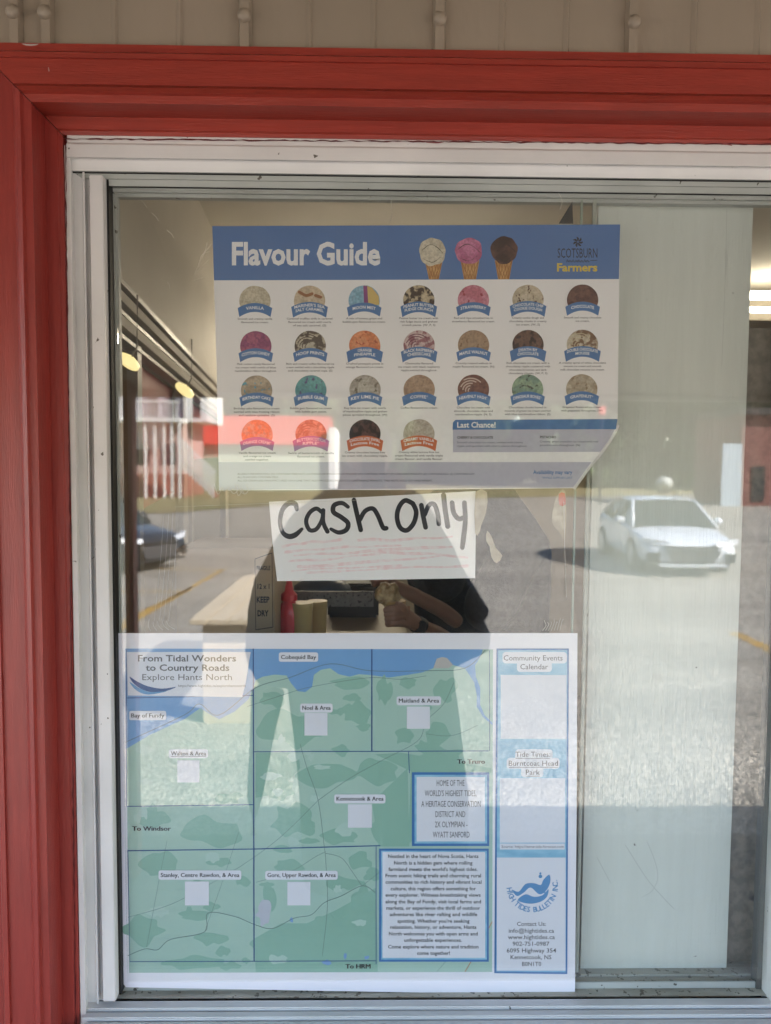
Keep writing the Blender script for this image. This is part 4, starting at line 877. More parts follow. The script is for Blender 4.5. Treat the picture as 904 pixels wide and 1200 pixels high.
# photographer, outdoors on the deck, mirrored in the glass
shirt_g = mat('grey_blue_shirt', (0.10, 0.115, 0.15), (0.085, 0.10, 0.13), 14, rough=0.85, bump=0.3)
trous = mat('dark_olive_trousers', (0.035, 0.04, 0.042), (0.028, 0.032, 0.034), 12, rough=0.85, bump=0.3)
ph_y = 1.50
def B(px, py, d): return behind(px, py, d)
ph = thing('person', 'person on the deck mirrored in the glass, grey blue shirt, holding up a phone', 'person', (0.0, -ph_y, FLR))
def X(px): return behind(px, 545, ph_y).x
hz = FLR
cxp = X(436)
V = {'pelvis': (Vector((cxp, -ph_y-0.02, hz+0.93)), 0.145), 'waist': (Vector((cxp, -ph_y-0.02, hz+1.08)), 0.15), 'chest': (Vector((cxp-0.01, -ph_y-0.03, hz+1.26)), 0.165), 'neck0': (Vector((cxp-0.01, -ph_y-0.03, hz+1.42)), 0.085),
     'neck1': (Vector((cxp-0.01, -ph_y-0.02, hz+1.47)), 0.055), 'top': (Vector((cxp-0.01, -ph_y-0.01, hz+1.52)), 0.05)}
E = [('pelvis', 'waist'), ('waist', 'chest'), ('chest', 'neck0'), ('neck0', 'neck1'), ('neck1', 'top')]
for s_, k in ((-1, 'l'), (1, 'r')):
    V[k+'sh'] = (Vector((cxp+s_*0.17, -ph_y-0.03, hz+1.36)), 0.075); V[k+'el'] = (Vector((cxp+s_*0.39, -ph_y+0.05, hz+1.06)), 0.045); V[k+'wr'] = (Vector((cxp+s_*0.09, -D-0.085, hz+1.50)), 0.030)
    E += [('chest', k+'sh'), (k+'sh', k+'el'), (k+'el', k+'wr')]
    V[k+'hip'] = (Vector((cxp+0.03+s_*0.14, -ph_y-0.02, hz+0.84)), 0.10); V[k+'kn'] = (Vector((cxp+0.04+s_*0.155, -ph_y-0.02, hz+0.47)), 0.065); V[k+'an'] = (Vector((cxp+0.05+s_*0.155, -ph_y-0.02, hz+0.09)), 0.045)
    E += [('pelvis', k+'hip'), (k+'hip', k+'kn'), (k+'kn', k+'an')]
skin('body', V, E, shirt_g, ph, 'pelvis')
# wide trousers over the legs
b = MB()
for pts_ in ([(780, 330, 445, 0.15), (812, 336, 443, 0.14), (860, 342, 446, 0.14), (940, 350, 450, 0.13), (1010, 353, 449, 0.12), (1050, 356, 446, 0.11)], [(780, 430, 534, 0.15), (812, 434, 538, 0.14), (860, 440, 545, 0.14), (940, 446, 555, 0.13), (1010, 452, 556, 0.12), (1050, 456, 552, 0.11)]):
    vs = []
    for py, x0, x1, dp in pts_:
        zz_ = hz + 1.6 - (py-545)*(ph_y+D)/F; ca, ra = (X(x0)+X(x1))/2, (X(x1)-X(x0))/2
        vs += [(ca+ra*math.cos(2*math.pi*k/20), -ph_y-0.02+dp*math.sin(2*math.pi*k/20), zz_) for k in range(20)]
    n_ = len(pts_); b.add(vs, [(i*20+k, i*20+(k+1) % 20, (i+1)*20+(k+1) % 20, (i+1)*20+k) for i in range(n_-1) for k in range(20)] + [tuple(range(20)), tuple(range((n_-1)*20, n_*20))])
P(b.build('trousers', trous, None, smooth=True, sharp=60), ph)
head((cxp-0.01, -ph_y+0.03, hz+1.63), 0.092, skin_m, hair_m, ph, 1, True)
for s_ in (-1, 1):
    P(MB().blob((cxp+0.05+s_*0.155, -ph_y+0.03, hz+0.045), 0.05, 2, 0.03, 3, (0.95, 2.4, 0.8)).build('shoe', flat('shoe_leather', (0.03, 0.03, 0.03)), None, smooth=True), ph)
    # five fingers round the phone
    w = Vector((cxp+s_*0.09, -D-0.085, hz+1.50)); k = 'l' if s_ < 0 else 'r'
    Vh = {'w': (w, 0.028), 'p': (w + Vector((-s_*0.012, 0.012, 0.05)), 0.034)}; Eh = [('w', 'p')]
    for i in range(4):
        a = Vh['p'][0] + Vector((s_*0.004, 0.006, 0.030-0.018*i)); tip = w + Vector((-s_*0.045, 0.020, 0.085-0.019*i)); Vh['a%d' % i] = (a, 0.010); Vh['b%d' % i] = ((a+tip)/2 + Vector((s_*0.012, 0.012, 0.004)), 0.0095); Vh['c%d' % i] = (tip, 0.008)
        Eh += [('p', 'a%d' % i), ('a%d' % i, 'b%d' % i), ('b%d' % i, 'c%d' % i)]
    Vh['t0'] = (w + Vector((-s_*0.03, -0.012, 0.04)), 0.012); Vh['t1'] = (w + Vector((-s_*0.055, -0.02, 0.06)), 0.010); Eh += [('p', 't0'), ('t0', 't1')]
    skin('hand', Vh, Eh, skin_m, ph, 'w', 1)
phone = MB().box((-0.036, -D-0.052, EYE-0.125), (0.036, -D-0.043, EYE+0.022)).build('phone', flat('black_phone_glass', (0.012, 0.012, 0.014), 0.15), None, bevel=0.003); tag(phone, 'black phone held up by the mirrored person', 'phone')
# baggy open jacket: widest at the elbows, cut back to the hips; a loose sleeve end hangs at the left
def jz(py): return hz + 1.6 - (py-545)*(ph_y+D)/F
JS = [(572, 385, 484, 0.07), (580, 372, 496, 0.10), (600, 345, 508, 0.13), (640, 318, 532, 0.15), (680, 298, 551, 0.16), (715, 288, 566, 0.165), (745, 284, 577, 0.165), (762, 286, 576, 0.16), (772, 289, 556, 0.155), (782, 292, 536, 0.15), (800, 300, 534, 0.14)]
b = MB(); vs = []; NJ = 28
for py, x0, x1, dp in JS:
    ca, ra = (X(x0)+X(x1))/2, (X(x1)-X(x0))/2
    for k in range(NJ):
        a = 2*math.pi*k/NJ; wv_ = 1 + 0.035*noise.noise(Vector((k*0.9, py*0.03, 2)))
        vs.append((ca+ra*math.cos(a)*wv_, -ph_y-0.0+dp*math.sin(a)*wv_, jz(py)))
n_ = len(JS); b.add(vs, [(i*NJ+k, i*NJ+(k+1) % NJ, (i+1)*NJ+(k+1) % NJ, (i+1)*NJ+k) for i in range(n_-1) for k in range(NJ)] + [tuple(range(NJ)), tuple(range((n_-1)*NJ, n_*NJ))])
b.tube([(X(312), -ph_y+0.02, jz(780)), (X(314), -ph_y+0.02, jz(812)), (X(306), -ph_y+0.02, jz(870)), (X(298), -ph_y+0.02, jz(940)), (X(296), -ph_y+0.02, jz(985))], [0.065, 0.06, 0.042, 0.028, 0.012], 12)
P(b.build('jacket', shirt_g, None, smooth=True, sharp=60), ph)

# worker inside, handing over a cone
wk = thing('person', 'worker in black shirt and wristwatch behind the glass holding an ice cream cone', 'person', (at(545, 600, 0.95).x, 0.95, FLR))
YW = 0.72
def w_(px, py, Y=YW): return at(px, py, Y)
ch = w_(560, 640, 1.0)
V = {'pelvis': (Vector((ch.x+0.02, 1.08, FLR+1.0)), 0.17), 'belly': (Vector((ch.x+0.02, 1.06, FLR+1.2)), 0.19), 'chest': (Vector((ch.x, 1.05, FLR+1.42)), 0.19), 'n0': (Vector((ch.x, 1.03, FLR+1.58)), 0.09), 'n1': (Vector((ch.x, 1.02, FLR+1.66)), 0.06),
     'lh': (Vector((ch.x-0.11, 1.08, FLR+0.9)), 0.12), 'lk': (Vector((ch.x-0.12, 1.06, FLR+0.48)), 0.09), 'la': (Vector((ch.x-0.12, 1.10, FLR+0.08)), 0.06),
     'rh': (Vector((ch.x+0.13, 1.08, FLR+0.9)), 0.12), 'rk': (Vector((ch.x+0.14, 1.06, FLR+0.48)), 0.09), 'ra': (Vector((ch.x+0.14, 1.10, FLR+0.08)), 0.06),
     's1': (w_(500, 650, 0.9), 0.085), 'e1': (w_(524, 690, 0.72), 0.07), 's2': (w_(610, 640, 0.95), 0.085), 'e2': (w_(560, 738, 0.75), 0.075)}
E = [('pelvis', 'belly'), ('belly', 'chest'), ('chest', 'n0'), ('n0', 'n1'), ('pelvis', 'lh'), ('lh', 'lk'), ('lk', 'la'), ('pelvis', 'rh'), ('rh', 'rk'), ('rk', 'ra'), ('chest', 's1'), ('s1', 'e1'), ('chest', 's2'), ('s2', 'e2')]
skin('body', V, E, blackc, wk, 'pelvis')
head((ch.x, 1.0, FLR+1.80), 0.095, skin_m2, hair_m, wk, -1)
# forearm from the upper right to the upper left, hand at its end
def rp(px, Y): return px*(Y+D)/F
Y1 = 0.60
fa = {'e': (w_(540, 732, 0.66), rp(10, Y1)), 'm1': (w_(520, 716, 0.64), rp(10.5, Y1)), 'm': (w_(490, 700, Y1), rp(9.5, Y1)), 'w': (w_(462, 686, Y1-0.02), rp(7.5, Y1)), 'p': (w_(448, 679, Y1-0.03), rp(9, Y1))}
Ef = [('e', 'm1'), ('m1', 'm'), ('m', 'w'), ('w', 'p')]
for i in range(4):
    a = w_(444-1.5*i, 676+2.4*i, Y1-0.035-0.008*i); c_ = w_(434+1.5*i, 680+2.2*i, Y1-0.05-0.006*i); fa['a%d' % i] = (a, 0.0088); fa['c%d' % i] = (c_, 0.0075); Ef += [('p', 'a%d' % i), ('a%d' % i, 'c%d' % i)]
fa['t'] = (w_(452, 690, Y1-0.05), 0.009); fa['t2'] = (w_(444, 692, Y1-0.06), 0.008); Ef += [('p', 't'), ('t', 't2')]
skin('forearm', fa, Ef, skin_m2, wk, 'm')
Y2 = 0.42
fb = {'e': (w_(545, 766, 0.60), rp(13, Y2)), 'm': (w_(514, 745, 0.48), rp(12, Y2)), 'w': (w_(490, 732, Y2), rp(9, Y2)), 'p': (w_(474, 723, Y2-0.01), rp(12, Y2))}
Ef = [('e', 'm'), ('m', 'w'), ('w', 'p')]
for i in range(4):
    a = w_(470+0.5*i, 714+5.2*i, Y2-0.04); c_ = w_(461-0.3*i, 713+5.4*i, Y2-0.064); d_ = w_(450+0.9*i, 716+5.2*i, Y2-0.050)
    fb['a%d' % i] = (a, 0.0098); fb['b%d' % i] = (c_, 0.0092); fb['c%d' % i] = (d_, 0.008); Ef += [('p', 'a%d' % i), ('a%d' % i, 'b%d' % i), ('b%d' % i, 'c%d' % i)]
fb['t'] = (w_(472, 712, Y2-0.045), 0.0105); fb['t2'] = (w_(463, 708, Y2-0.055), 0.009); Ef += [('p', 't'), ('t', 't2')]
skin('forearm', fb, Ef, skin_m2, wk, 'm')
a = w_(487, 730.5, Y2); c_ = w_(495, 735, Y2+0.01); b = MB(); b.tube([a, c_], rp(10.6, Y2), 18); P(b.build('watch_strap', flat('black_watch_strap', (0.008, 0.008, 0.009), 0.4), None, smooth=True, sharp=50), wk)
wf = (a+c_)/2; b = MB(); b.box(wf+Vector((-0.010, -rp(13, Y2), -0.012)), wf+Vector((0.014, -rp(9.5, Y2), 0.014))); P(b.build('watch_face', flat('black_watch_face', (0.004, 0.004, 0.005), 0.1), None, bevel=0.003), wk)
# the cone and its lumpy scoop
ic = thing('ice_cream_cone', 'ice cream cone with a lumpy caramel scoop in the hand with the watch', 'ice cream', w_(459, 735, Y2-0.05))
q = w_(463, 708, Y2-0.030); b = MB(); b.lathe(q, [(0.012, -0.045), (0.021, -0.005), (0.0225, 0.0), (0.0225, 0.008)], 20); P(b.build('wafer_cone', mat('wafer', (0.50, 0.30, 0.11), (0.42, 0.23, 0.08), 70, rough=0.6), None, smooth=True, sharp=50), ic)
b = MB(); rg2 = random.Random(5)
icm = mat('caramel_ice_cream', (0.58, 0.42, 0.22), (0.36, 0.22, 0.09), 70, (1, 1, 1), 0.45, 0.8, 120)
for (dx, dy, r_, sd) in ((0, 0, 11.5, 1), (-8, 2, 8, 2), (7, 3, 8, 3), (-4, -6, 8, 4), (6, -6, 7, 5), (-9, -3, 6, 6), (1, 8, 9, 7)):
    b.blob(w_(455+dx, 696+dy, Y2-0.032), rp(r_, Y2)*0.95, 3, 0.16, 2.6, (1, 1, 1), sd)
P(b.build('scoop', icm, None, smooth=True), ic)

# ------------------------------------------------------------------ outdoors: porch, lot, cars, houses (all seen as reflections)
asph = mat('dusty_gravel_lot', (0.31, 0.28, 0.235), (0.20, 0.18, 0.155), 2.2, (0.25, 1.1, 1), 0.85, 0, None, 0.35, 0.68, detail=8)
def gravel():
    m, t, b = _new('gravel_lot'); N = t.nodes; L = t.links; b.inputs['Roughness'].default_value = 0.9
    co = N.new('ShaderNodeTexCoord'); mp = N.new('ShaderNodeMapping'); mp.inputs['Scale'].default_value = (0.12, 0.7, 1); L.new(co.outputs['Object'], mp.inputs[0])
    n1 = N.new('ShaderNodeTexNoise'); n1.inputs['Scale'].default_value = 1.4; n1.inputs['Detail'].default_value = 9; n1.inputs['Roughness'].default_value = 0.65; L.new(mp.outputs[0], n1.inputs['Vector'])
    r1 = N.new('ShaderNodeValToRGB'); r1.color_ramp.elements[0].position = 0.33; r1.color_ramp.elements[1].position = 0.68
    r1.color_ramp.elements[0].color = (0.25, 0.225, 0.195, 1); r1.color_ramp.elements[1].color = (0.42, 0.38, 0.325, 1); L.new(n1.outputs['Fac'], r1.inputs[0])
    v = N.new('ShaderNodeTexVoronoi'); v.inputs['Scale'].default_value = 42; L.new(co.outputs['Object'], v.inputs['Vector'])
    r2 = N.new('ShaderNodeValToRGB'); r2.color_ramp.elements[0].position = 0.05; r2.color_ramp.elements[1].position = 0.95
    r2.color_ramp.elements[0].color = (0.35, 0.35, 0.35, 1); r2.color_ramp.elements[1].color = (1.5, 1.48, 1.42, 1)
    sp_ = N.new('ShaderNodeSeparateColor'); L.new(v.outputs['Color'], sp_.inputs[0]); L.new(sp_.outputs[0], r2.inputs[0])
    x = N.new('ShaderNodeMix'); x.data_type = 'RGBA'; x.blend_type = 'MULTIPLY'; x.inputs[0].default_value = 0.85; L.new(r1.outputs[0], x.inputs[6]); L.new(r2.outputs[0], x.inputs[7])
    L.new(x.outputs[2], b.inputs['Base Color'])
    bp = N.new('ShaderNodeBump'); bp.inputs['Strength'].default_value = 0.9; bp.inputs['Distance'].default_value = 0.02; bp.invert = True; L.new(v.outputs['Distance'], bp.inputs['Height']); L.new(bp.outputs[0], b.inputs['Normal'])
    return m
MB().add([(-400, -700, 0), (400, -700, 0), (400, 200, 0), (-400, 200, 0)], [(0, 1, 2, 3)]).build('ground', gravel())['kind'] = 'structure'
grassm = mat('dry_lawn', (0.16, 0.15, 0.05), (0.26, 0.20, 0.10), 1.2, (0.4, 1, 1), 0.9, 0.5, 30)
gy0 = [ground(0, 606), ground(200, 602), ground(330, 592), ground(560, 584), ground(904, 578)]
b = MB(); vs = [(g.x, g.y, 0.03) for g in gy0]; vs = [(-200, vs[0][1]+3, 0.03)] + vs + [(300, vs[-1][1]-6, 0.03)]; n = len(vs)
b.add(vs + [(v[0], -300, 0.03) for v in vs], [(i, i+1, n+i+1, n+i) for i in range(n-1)])
o = b.build('lawn', grassm); o['kind'] = 'structure'
# painted lines
ylw = mat('worn_yellow_road_paint', (0.52, 0.30, 0.05), (0.30, 0.20, 0.08), 9, rough=0.7)
def gline(name, pa, pb, w, lb):
    a = ground(*pa); c_ = ground(*pb); d_ = (c_-a); d_.normalize(); nrm = Vector((-d_.y, d_.x, 0))*w/2
    b = MB().add([(p.x, p.y, 0.004) for p in (a-nrm, c_-nrm, c_+nrm, a+nrm)], [(0, 1, 2, 3)]); o = b.build(name, ylw); tag(o, lb, 'paint line', 'yellow parking lines mirrored at the left'); return o
gline('painted_line', (110, 755), (262, 667), 0.10, 'long slanting yellow parking line nearest the window, mirrored at lower left')
gline('painted_line', (100, 752), (225, 688), 0.07, 'thinner yellow line running just beside the long slanting line')
gline('painted_line', (110, 694.5), (224, 693), 0.10, 'level yellow line meeting the slanting line, mirrored under the dark car')
gline('painted_line', (150, 666), (262, 668.5), 0.10, 'faint level yellow line beyond the others, right of the dark car')
gline('painted_line', (860, 742), (925, 772), 0.16, 'short yellow line mirrored right of the painted board')
# deck
dk_ = thing('deck', 'grey weathered wooden deck in front of the window', 'deck', (0, -1.0, 0))
wood = mat('weathered_deck_wood', (0.20, 0.175, 0.15), (0.14, 0.12, 0.10), 5, (1, 8, 8), 0.8, 0.5, 40)
y = YS-0.004
for k in range(14):
    yb = y - 0.14
    P(MB().box((-3.0, yb+0.006, FLR-0.04), (6.0, y, FLR)).build('plank', wood, None), dk_); y = yb
P(MB().box((-3.0, y+0.001, 0.0), (6.0, y+0.03, FLR-0.045)).build('skirt_board', wood, None), dk_)
# porch roof
soff = mat('soffit_board_paint', (0.34, 0.30, 0.25), (0.29, 0.26, 0.215), 4, (1, 0.6, 1), 0.6, 0.1)
pr = thing('porch_roof', 'sloping porch roof with taupe soffit boards over the deck', 'porch roof', (0, YS, 2.6))
edge = behind(452, 467.0, 1.76)
xa_, xb_ = -3.1, 6.0  # right end lengthened out of view to keep sun off the deck
for k in range(29):
    x0 = xa_ + (xb_-xa_)*k/29; x1 = xa_ + (xb_-xa_)*(k+1)/29 - 0.0015
    b = MB(); a = (x0, YS, ztop-0.02); c_ = (x1, YS, ztop-0.02); e = (x1, edge.y, edge.z+0.02); f_ = (x0, edge.y, edge.z+0.02)
    b.add([a, c_, e, f_] + [(p[0], p[1], p[2]+0.02) for p in (a, c_, e, f_)], [(0,1,2,3),(7,6,5,4),(0,4,5,1),(1,5,6,2),(2,6,7,3),(3,7,4,0)]); P(b.build('soffit_board', soff, None), pr)
b = MB(); b.add([(xa_-0.1, YS, ztop+0.05), (xb_+0.1, YS, ztop+0.05), (xb_+0.1, edge.y-0.05, edge.z+0.09), (xa_-0.1, edge.y-0.05, edge.z+0.09)] + [(xa_-0.1, YS, ztop+0.08), (xb_+0.1, YS, ztop+0.08), (xb_+0.1, edge.y-0.05, edge.z+0.12), (xa_-0.1, edge.y-0.05, edge.z+0.12)],
      [(0,1,2,3),(7,6,5,4),(0,4,5,1),(1,5,6,2),(2,6,7,3),(3,7,4,0)]); P(b.build('roofing', flat('brown_roofing', (0.08, 0.05, 0.04)), None), pr)
P(MB().box((xa_-0.1, edge.y-0.03, edge.z), (xb_+0.1, edge.y-0.001, edge.z+0.10)).build('fascia', mat('white_fascia_paint', (0.5, 0.48, 0.45), rough=0.5), None), pr)
q0 = behind(147, 600, 1.7); q1 = behind(157, 600, 1.7)
for (xx0, xx1, lb) in ((q0.x, q1.x, 'slim red painted porch post mirrored at the far left of the glass'), (5.2, 5.27, 'slim red painted porch post beyond the right end of the window')):
    o = MB().box((xx0, -1.74, 0), (xx1, -1.68, edge.z+0.08)).build('porch_post', red_v, None, bevel=0.004); tag(o, lb, 'post', 'red porch posts')
# building behind the wall: gable mass so the wall is part of a building
o = MB().box((-3.4, YS+0.1, 3.06), (6.2, 4.1, 3.14)).build('building_roof', flat('brown_roofing'), None); tag(o, None, None, None, 'structure')
for nm_, a, c_ in (('building_side_wall', (-3.44, YS+0.05, 0), (-3.4, 4.1, 3.06)), ('building_side_wall', (6.2, YS+0.05, 0), (6.24, 4.1, 3.06)), ('building_rear_wall', (-3.4, 4.1, 0), (6.2, 4.14, 3.06))):
    o = MB().box(a, c_).build(nm_, beige); tag(o, None, None, None, 'structure')

# picnic table: pale planks in the sun
tb = thing('picnic_table', 'pale sunlit wooden table mirrored left of the person', 'table', (-1.1, -5.8, 0))
pine = mat('pale_pine', (0.62, 0.52, 0.38), (0.54, 0.44, 0.31), 4, (8, 1, 8), 0.7, 0.3, 40, spots=(0.20, 0.12, 0.06), sscale=5, sthr=0.7)
for k in range(5):
    x0 = -1.42 + 0.15*k; P(MB().box((x0, -7.05, 0.81), (x0+0.142, -4.62, 0.85)).build('plank', pine, None, bevel=0.004), tb)
for yy in (-4.72, -6.95):
    P(MB().box((-1.34, yy-0.04, 0.0), (-0.76, yy+0.0, 0.81)).build('end_panel', pine, None), tb)

# cars
def car(name, label, paint, loc, rz, flip=False):
    t = thing(name, label, 'car', loc, rz)
    st = [(2.28, 0.30, 0.52, 0.66, 0.60), (2.18, 0.24, 0.62, 0.82, 0.76), (1.95, 0.20, 0.72, 0.88, 0.84), (1.5, 0.18, 0.80, 0.90, 0.86), (1.05, 0.17, 0.87, 0.90, 0.86), (0.7, 0.17, 0.92, 0.90, 0.86), (0.0, 0.17, 0.94, 0.90, 0.86),
          (-0.8, 0.17, 0.96, 0.90, 0.86), (-1.5, 0.18, 0.99, 0.90, 0.85), (-2.0, 0.24, 1.00, 0.87, 0.80), (-2.22, 0.30, 0.97, 0.78, 0.70), (-2.28, 0.40, 0.85, 0.70, 0.62)]
    vs = []; n = 14
    for x, zb, zt_, wm, wt in st:
        zm = zb + (zt_-zb)*0.55
        ring = [(0, zb), (wm*0.8, zb), (wm*0.96, zb+0.08), (wm, zm), (wm*0.985, zt_-0.12), (wt, zt_-0.03), (wt*0.75, zt_+0.01), (0, zt_+0.03)]
        ring = ring + [(-a, c_) for a, c_ in reversed(ring[1:-1])]
        vs += [(x, a, c_) for a, c_ in ring]
    fs = [(i*n+k, i*n+(k+1) % n, (i+1)*n+(k+1) % n, (i+1)*n+k) for i in range(len(st)-1) for k in range(n)] + [tuple(range(n)), tuple(reversed(range((len(st)-1)*n, len(st)*n)))]
    o = MB().add(vs, fs).build('body', paint, t, smooth=True); sm = o.modifiers.new('s', 'SUBSURF'); sm.levels = 1; sm.render_levels = 2
    # greenhouse: glass shell, roof skin on top, pillars
    gg = [(1.15, 0.86, 0.80, 0.86), (0.35, 1.34, 0.62, 1.36), (-0.1, 1.40, 0.60, 1.42), (-0.9, 1.38, 0.60, 1.40), (-1.85, 1.0, 0.74, 1.0)]
    vs = []
    for x, z, w, zc in gg: vs += [(x, -w, z), (x, -w*0.5, zc), (x, 0, zc+0.01), (x, w*0.5, zc), (x, w, z)]
    base = [(1.15, -0.80, 0.82), (-0.1, -0.84, 0.92), (-1.0, -0.84, 0.94), (-1.85, -0.76, 0.95)]
    fs = [(i*5+k, i*5+k+1, (i+1)*5+k+1, (i+1)*5+k) for i in range(4) for k in range(4)]
    k0 = len(vs); vs += [(x, s_*w, z) for s_ in (-1, 1) for x, w, z in ((1.15, 0.80, 0.8), (0.35, 0.845, 0.90), (-0.1, 0.85, 0.92), (-0.9, 0.85, 0.94), (-1.85, 0.78, 0.95))]
    for i in range(4):
        fs.append((i*5, (i+1)*5, k0+i+1, k0+i)); fs.append((i*5+4, k0+5+i, k0+5+i+1, (i+1)*5+4))
    MB().add(vs, fs).build('cabin_glass', flat('dark_car_glass', (0.025, 0.035, 0.03), 0.05, 0.8), t, smooth=False)
    vs = []
    for x, z, w, zc in gg[1:4]: vs += [(x, -w*1.01, z-0.02), (x, -w*0.97, z+0.022), (x, -w*0.5, zc+0.02), (x, 0, zc+0.03), (x, w*0.5, zc+0.02), (x, w*0.97, z+0.022), (x, w*1.01, z-0.02)]
    MB().add(vs, [(i*7+k, i*7+k+1, (i+1)*7+k+1, (i+1)*7+k) for i in range(2) for k in range(6)]).build('roof', paint, t, smooth=True)
    for s_ in (-1, 1):
        MB().tube([(1.12, s_*0.82, 0.87), (0.35, s_*0.64, 1.36), (-0.9, s_*0.62, 1.40), (-1.85, s_*0.76, 1.0)], 0.032, 8).build('pillar', paint, t, smooth=True)
        MB().bar((-0.25, s_*0.855, 0.92), (-0.22, s_*0.63, 1.38), 0.05).build('pillar', paint, t)
        MB().blob((0.72, s_*0.98, 0.97), 0.10, 2, 0.0, 1, (0.7, 1.1, 0.75)).build('mirror', paint, t, smooth=True)
        for xx in (1.35, -1.35):
            wv = thing_part = MB().lathe((xx, s_*0.80, 0.33), [(0.33, -0.12), (0.34, -0.10), (0.34, 0.10), (0.33, 0.12)], 28, 'y').build('tyre', flat('tyre_rubber', (0.018, 0.018, 0.018), 0.8), t, smooth=True, sharp=40)
            MB().lathe((xx, s_*0.80, 0.33), [(0.23, s_*0.115), (0.22, s_*0.128), (0.06, s_*0.12), (0.05, s_*0.132)], 24, 'y').build('rim', mat('alloy', (0.45, 0.45, 0.46), rough=0.3, metal=0.8), wv, smooth=True, sharp=30)
        MB().add([(2.235, s_*0.40, 0.66), (2.05, s_*0.86, 0.72), (2.03, s_*0.86, 0.62), (2.26, s_*0.44, 0.58), (2.285, s_*0.40, 0.66), (2.10, s_*0.89, 0.72), (2.08, s_*0.89, 0.62), (2.31, s_*0.44, 0.58)],
                 [(0,1,2,3),(4,7,6,5),(0,4,5,1),(1,5,6,2),(2,6,7,3),(3,7,4,0)]).build('headlight', flat('headlight_glass', (0.70, 0.71, 0.74), 0.08, 0.9), t)
        MB().add([(2.20, s_*0.62, 0.46), (2.10, s_*0.80, 0.44), (2.10, s_*0.80, 0.26), (2.21, s_*0.66, 0.26), (2.30, s_*0.60, 0.46), (2.19, s_*0.82, 0.44), (2.18, s_*0.81, 0.26), (2.28, s_*0.60, 0.26)],
                 [(0,1,2,3),(4,7,6,5),(0,4,5,1),(1,5,6,2),(2,6,7,3),(3,7,4,0)]).build('fog_vent', flat('black_trim', (0.02, 0.02, 0.022)), t)
    MB().add([(2.27, -0.46, 0.52), (2.27, 0.46, 0.52), (2.30, 0.34, 0.28), (2.30, -0.34, 0.28), (2.34, -0.50, 0.50), (2.34, 0.50, 0.50), (2.33, 0.36, 0.27), (2.33, -0.36, 0.27)], [(0,1,2,3),(4,7,6,5),(0,4,5,1),(1,5,6,2),(2,6,7,3),(3,7,4,0)]).build('grille', flat('dark_grille', (0.05, 0.05, 0.055)), t)
    MB().box((2.25, -0.5, 0.555), (2.32, 0.5, 0.585)).build('grille_bar', flat('black_trim'), t)
    MB().box((2.20, -0.62, 0.20), (2.33, 0.62, 0.25)).build('bumper_lip', paint, t, bevel=0.01)
    return t
def carpaint(name, c, r): 
    m = mat(name, c, rough=r, spec=0.5); m.node_tree.nodes['Principled BSDF'].inputs['Coat Weight'].default_value = 0.6; return m
fl_ = ground(752, 677); frp = ground(864, 677)
mid = (fl_+frp)/2; hd = Vector((-0.085, 1.0, 0)).normalized()
cpos = mid - hd*2.3 + Vector((0.06, 0, 0))
car('white_car', 'white compact sedan parked in the lot, mirrored over the painted board', carpaint('white_car_paint', (0.60, 0.62, 0.66), 0.25), (cpos.x, cpos.y, 0), math.atan2(hd.y, hd.x))
fr_ = ground(214, 672); hd = Vector((0.85, 0.52, 0)).normalized(); cpos = fr_ - hd*2.3 + Vector((-0.5, -0.3, 0))
car('dark_car', 'dark navy car whose front shows mirrored at the left edge of the glass', carpaint('navy_car_paint', (0.014, 0.017, 0.022), 0.2), (cpos.x, cpos.y, 0), math.atan2(hd.y, hd.x))

# houses
hs = thing('house', 'white and pale green house with bright red metal roof, mirrored behind the flavour poster', 'house', behind(300, 575, 58)*1.0)
hs.location.z = 0
HD = 58
def hb(px, py, d=HD): return behind(px, py, d)
xl_, xr_ = hb(206, 560).x, hb(386, 560).x; ze, zr2 = hb(300, 519).z, hb(300, 484).z
sg = mat('pale_green_clapboard', (0.42, 0.47, 0.36), (0.38, 0.43, 0.33), 2, (0.3, 1, 14), 0.6, 0.2); sw_ = mat('white_clapboard', (0.72, 0.71, 0.68), (0.66, 0.65, 0.62), 2, (1, 1, 12), 0.6, 0.2)
rm = mat('red_metal_roof', (0.50, 0.055, 0.03), (0.44, 0.05, 0.028), 3, rough=0.45)
P(MB().box((xl_, -HD-7, 0), (xr_, -HD, ze)).build('wall', sg, None), hs)
P(MB().box((xr_+0.01, -HD-7, 0), (xr_+0.5, -HD+0.4, ze+1.2)).build('end_wall', sw_, None), hs)
ym = -HD-3.5
b = MB(); b.add([(xl_-0.2, -HD+0.5, ze-0.15), (xr_+0.2, -HD+0.5, ze-0.15), (xr_, ym, zr2), (xl_+0.9, ym, zr2), (xl_-0.2, -HD-7.5, ze-0.15), (xr_+0.2, -HD-7.5, ze-0.15)], [(0,1,2,3),(3,2,5,4),(1,5,2),(0,3,4)]); P(b.build('roof', rm, None), hs)
for k in range(26):
    t_ = k/25; x = xl_ + (xr_-xl_)*t_; P(MB().bar((x-0.1, -HD+0.52, ze-0.10), (xl_+0.9+(xr_-xl_-0.9)*t_, ym, zr2+0.05), 0.05, 0.07).build('roof_seam', rm, None), hs)
for px in (232,):
    a = hb(px, 560); f_ = P(MB().box((a.x-0.5, -HD, 1.0), (a.x+0.5, -HD+0.06, 2.3)).build('window', sw_, None), hs)
    pn = MB().box((a.x-0.42, -HD+0.061, 1.08), (a.x+0.42, -HD+0.075, 2.22)).build('pane', flat('dark_house_glass', (0.03, 0.035, 0.04), 0.1), None); P(pn, hs)
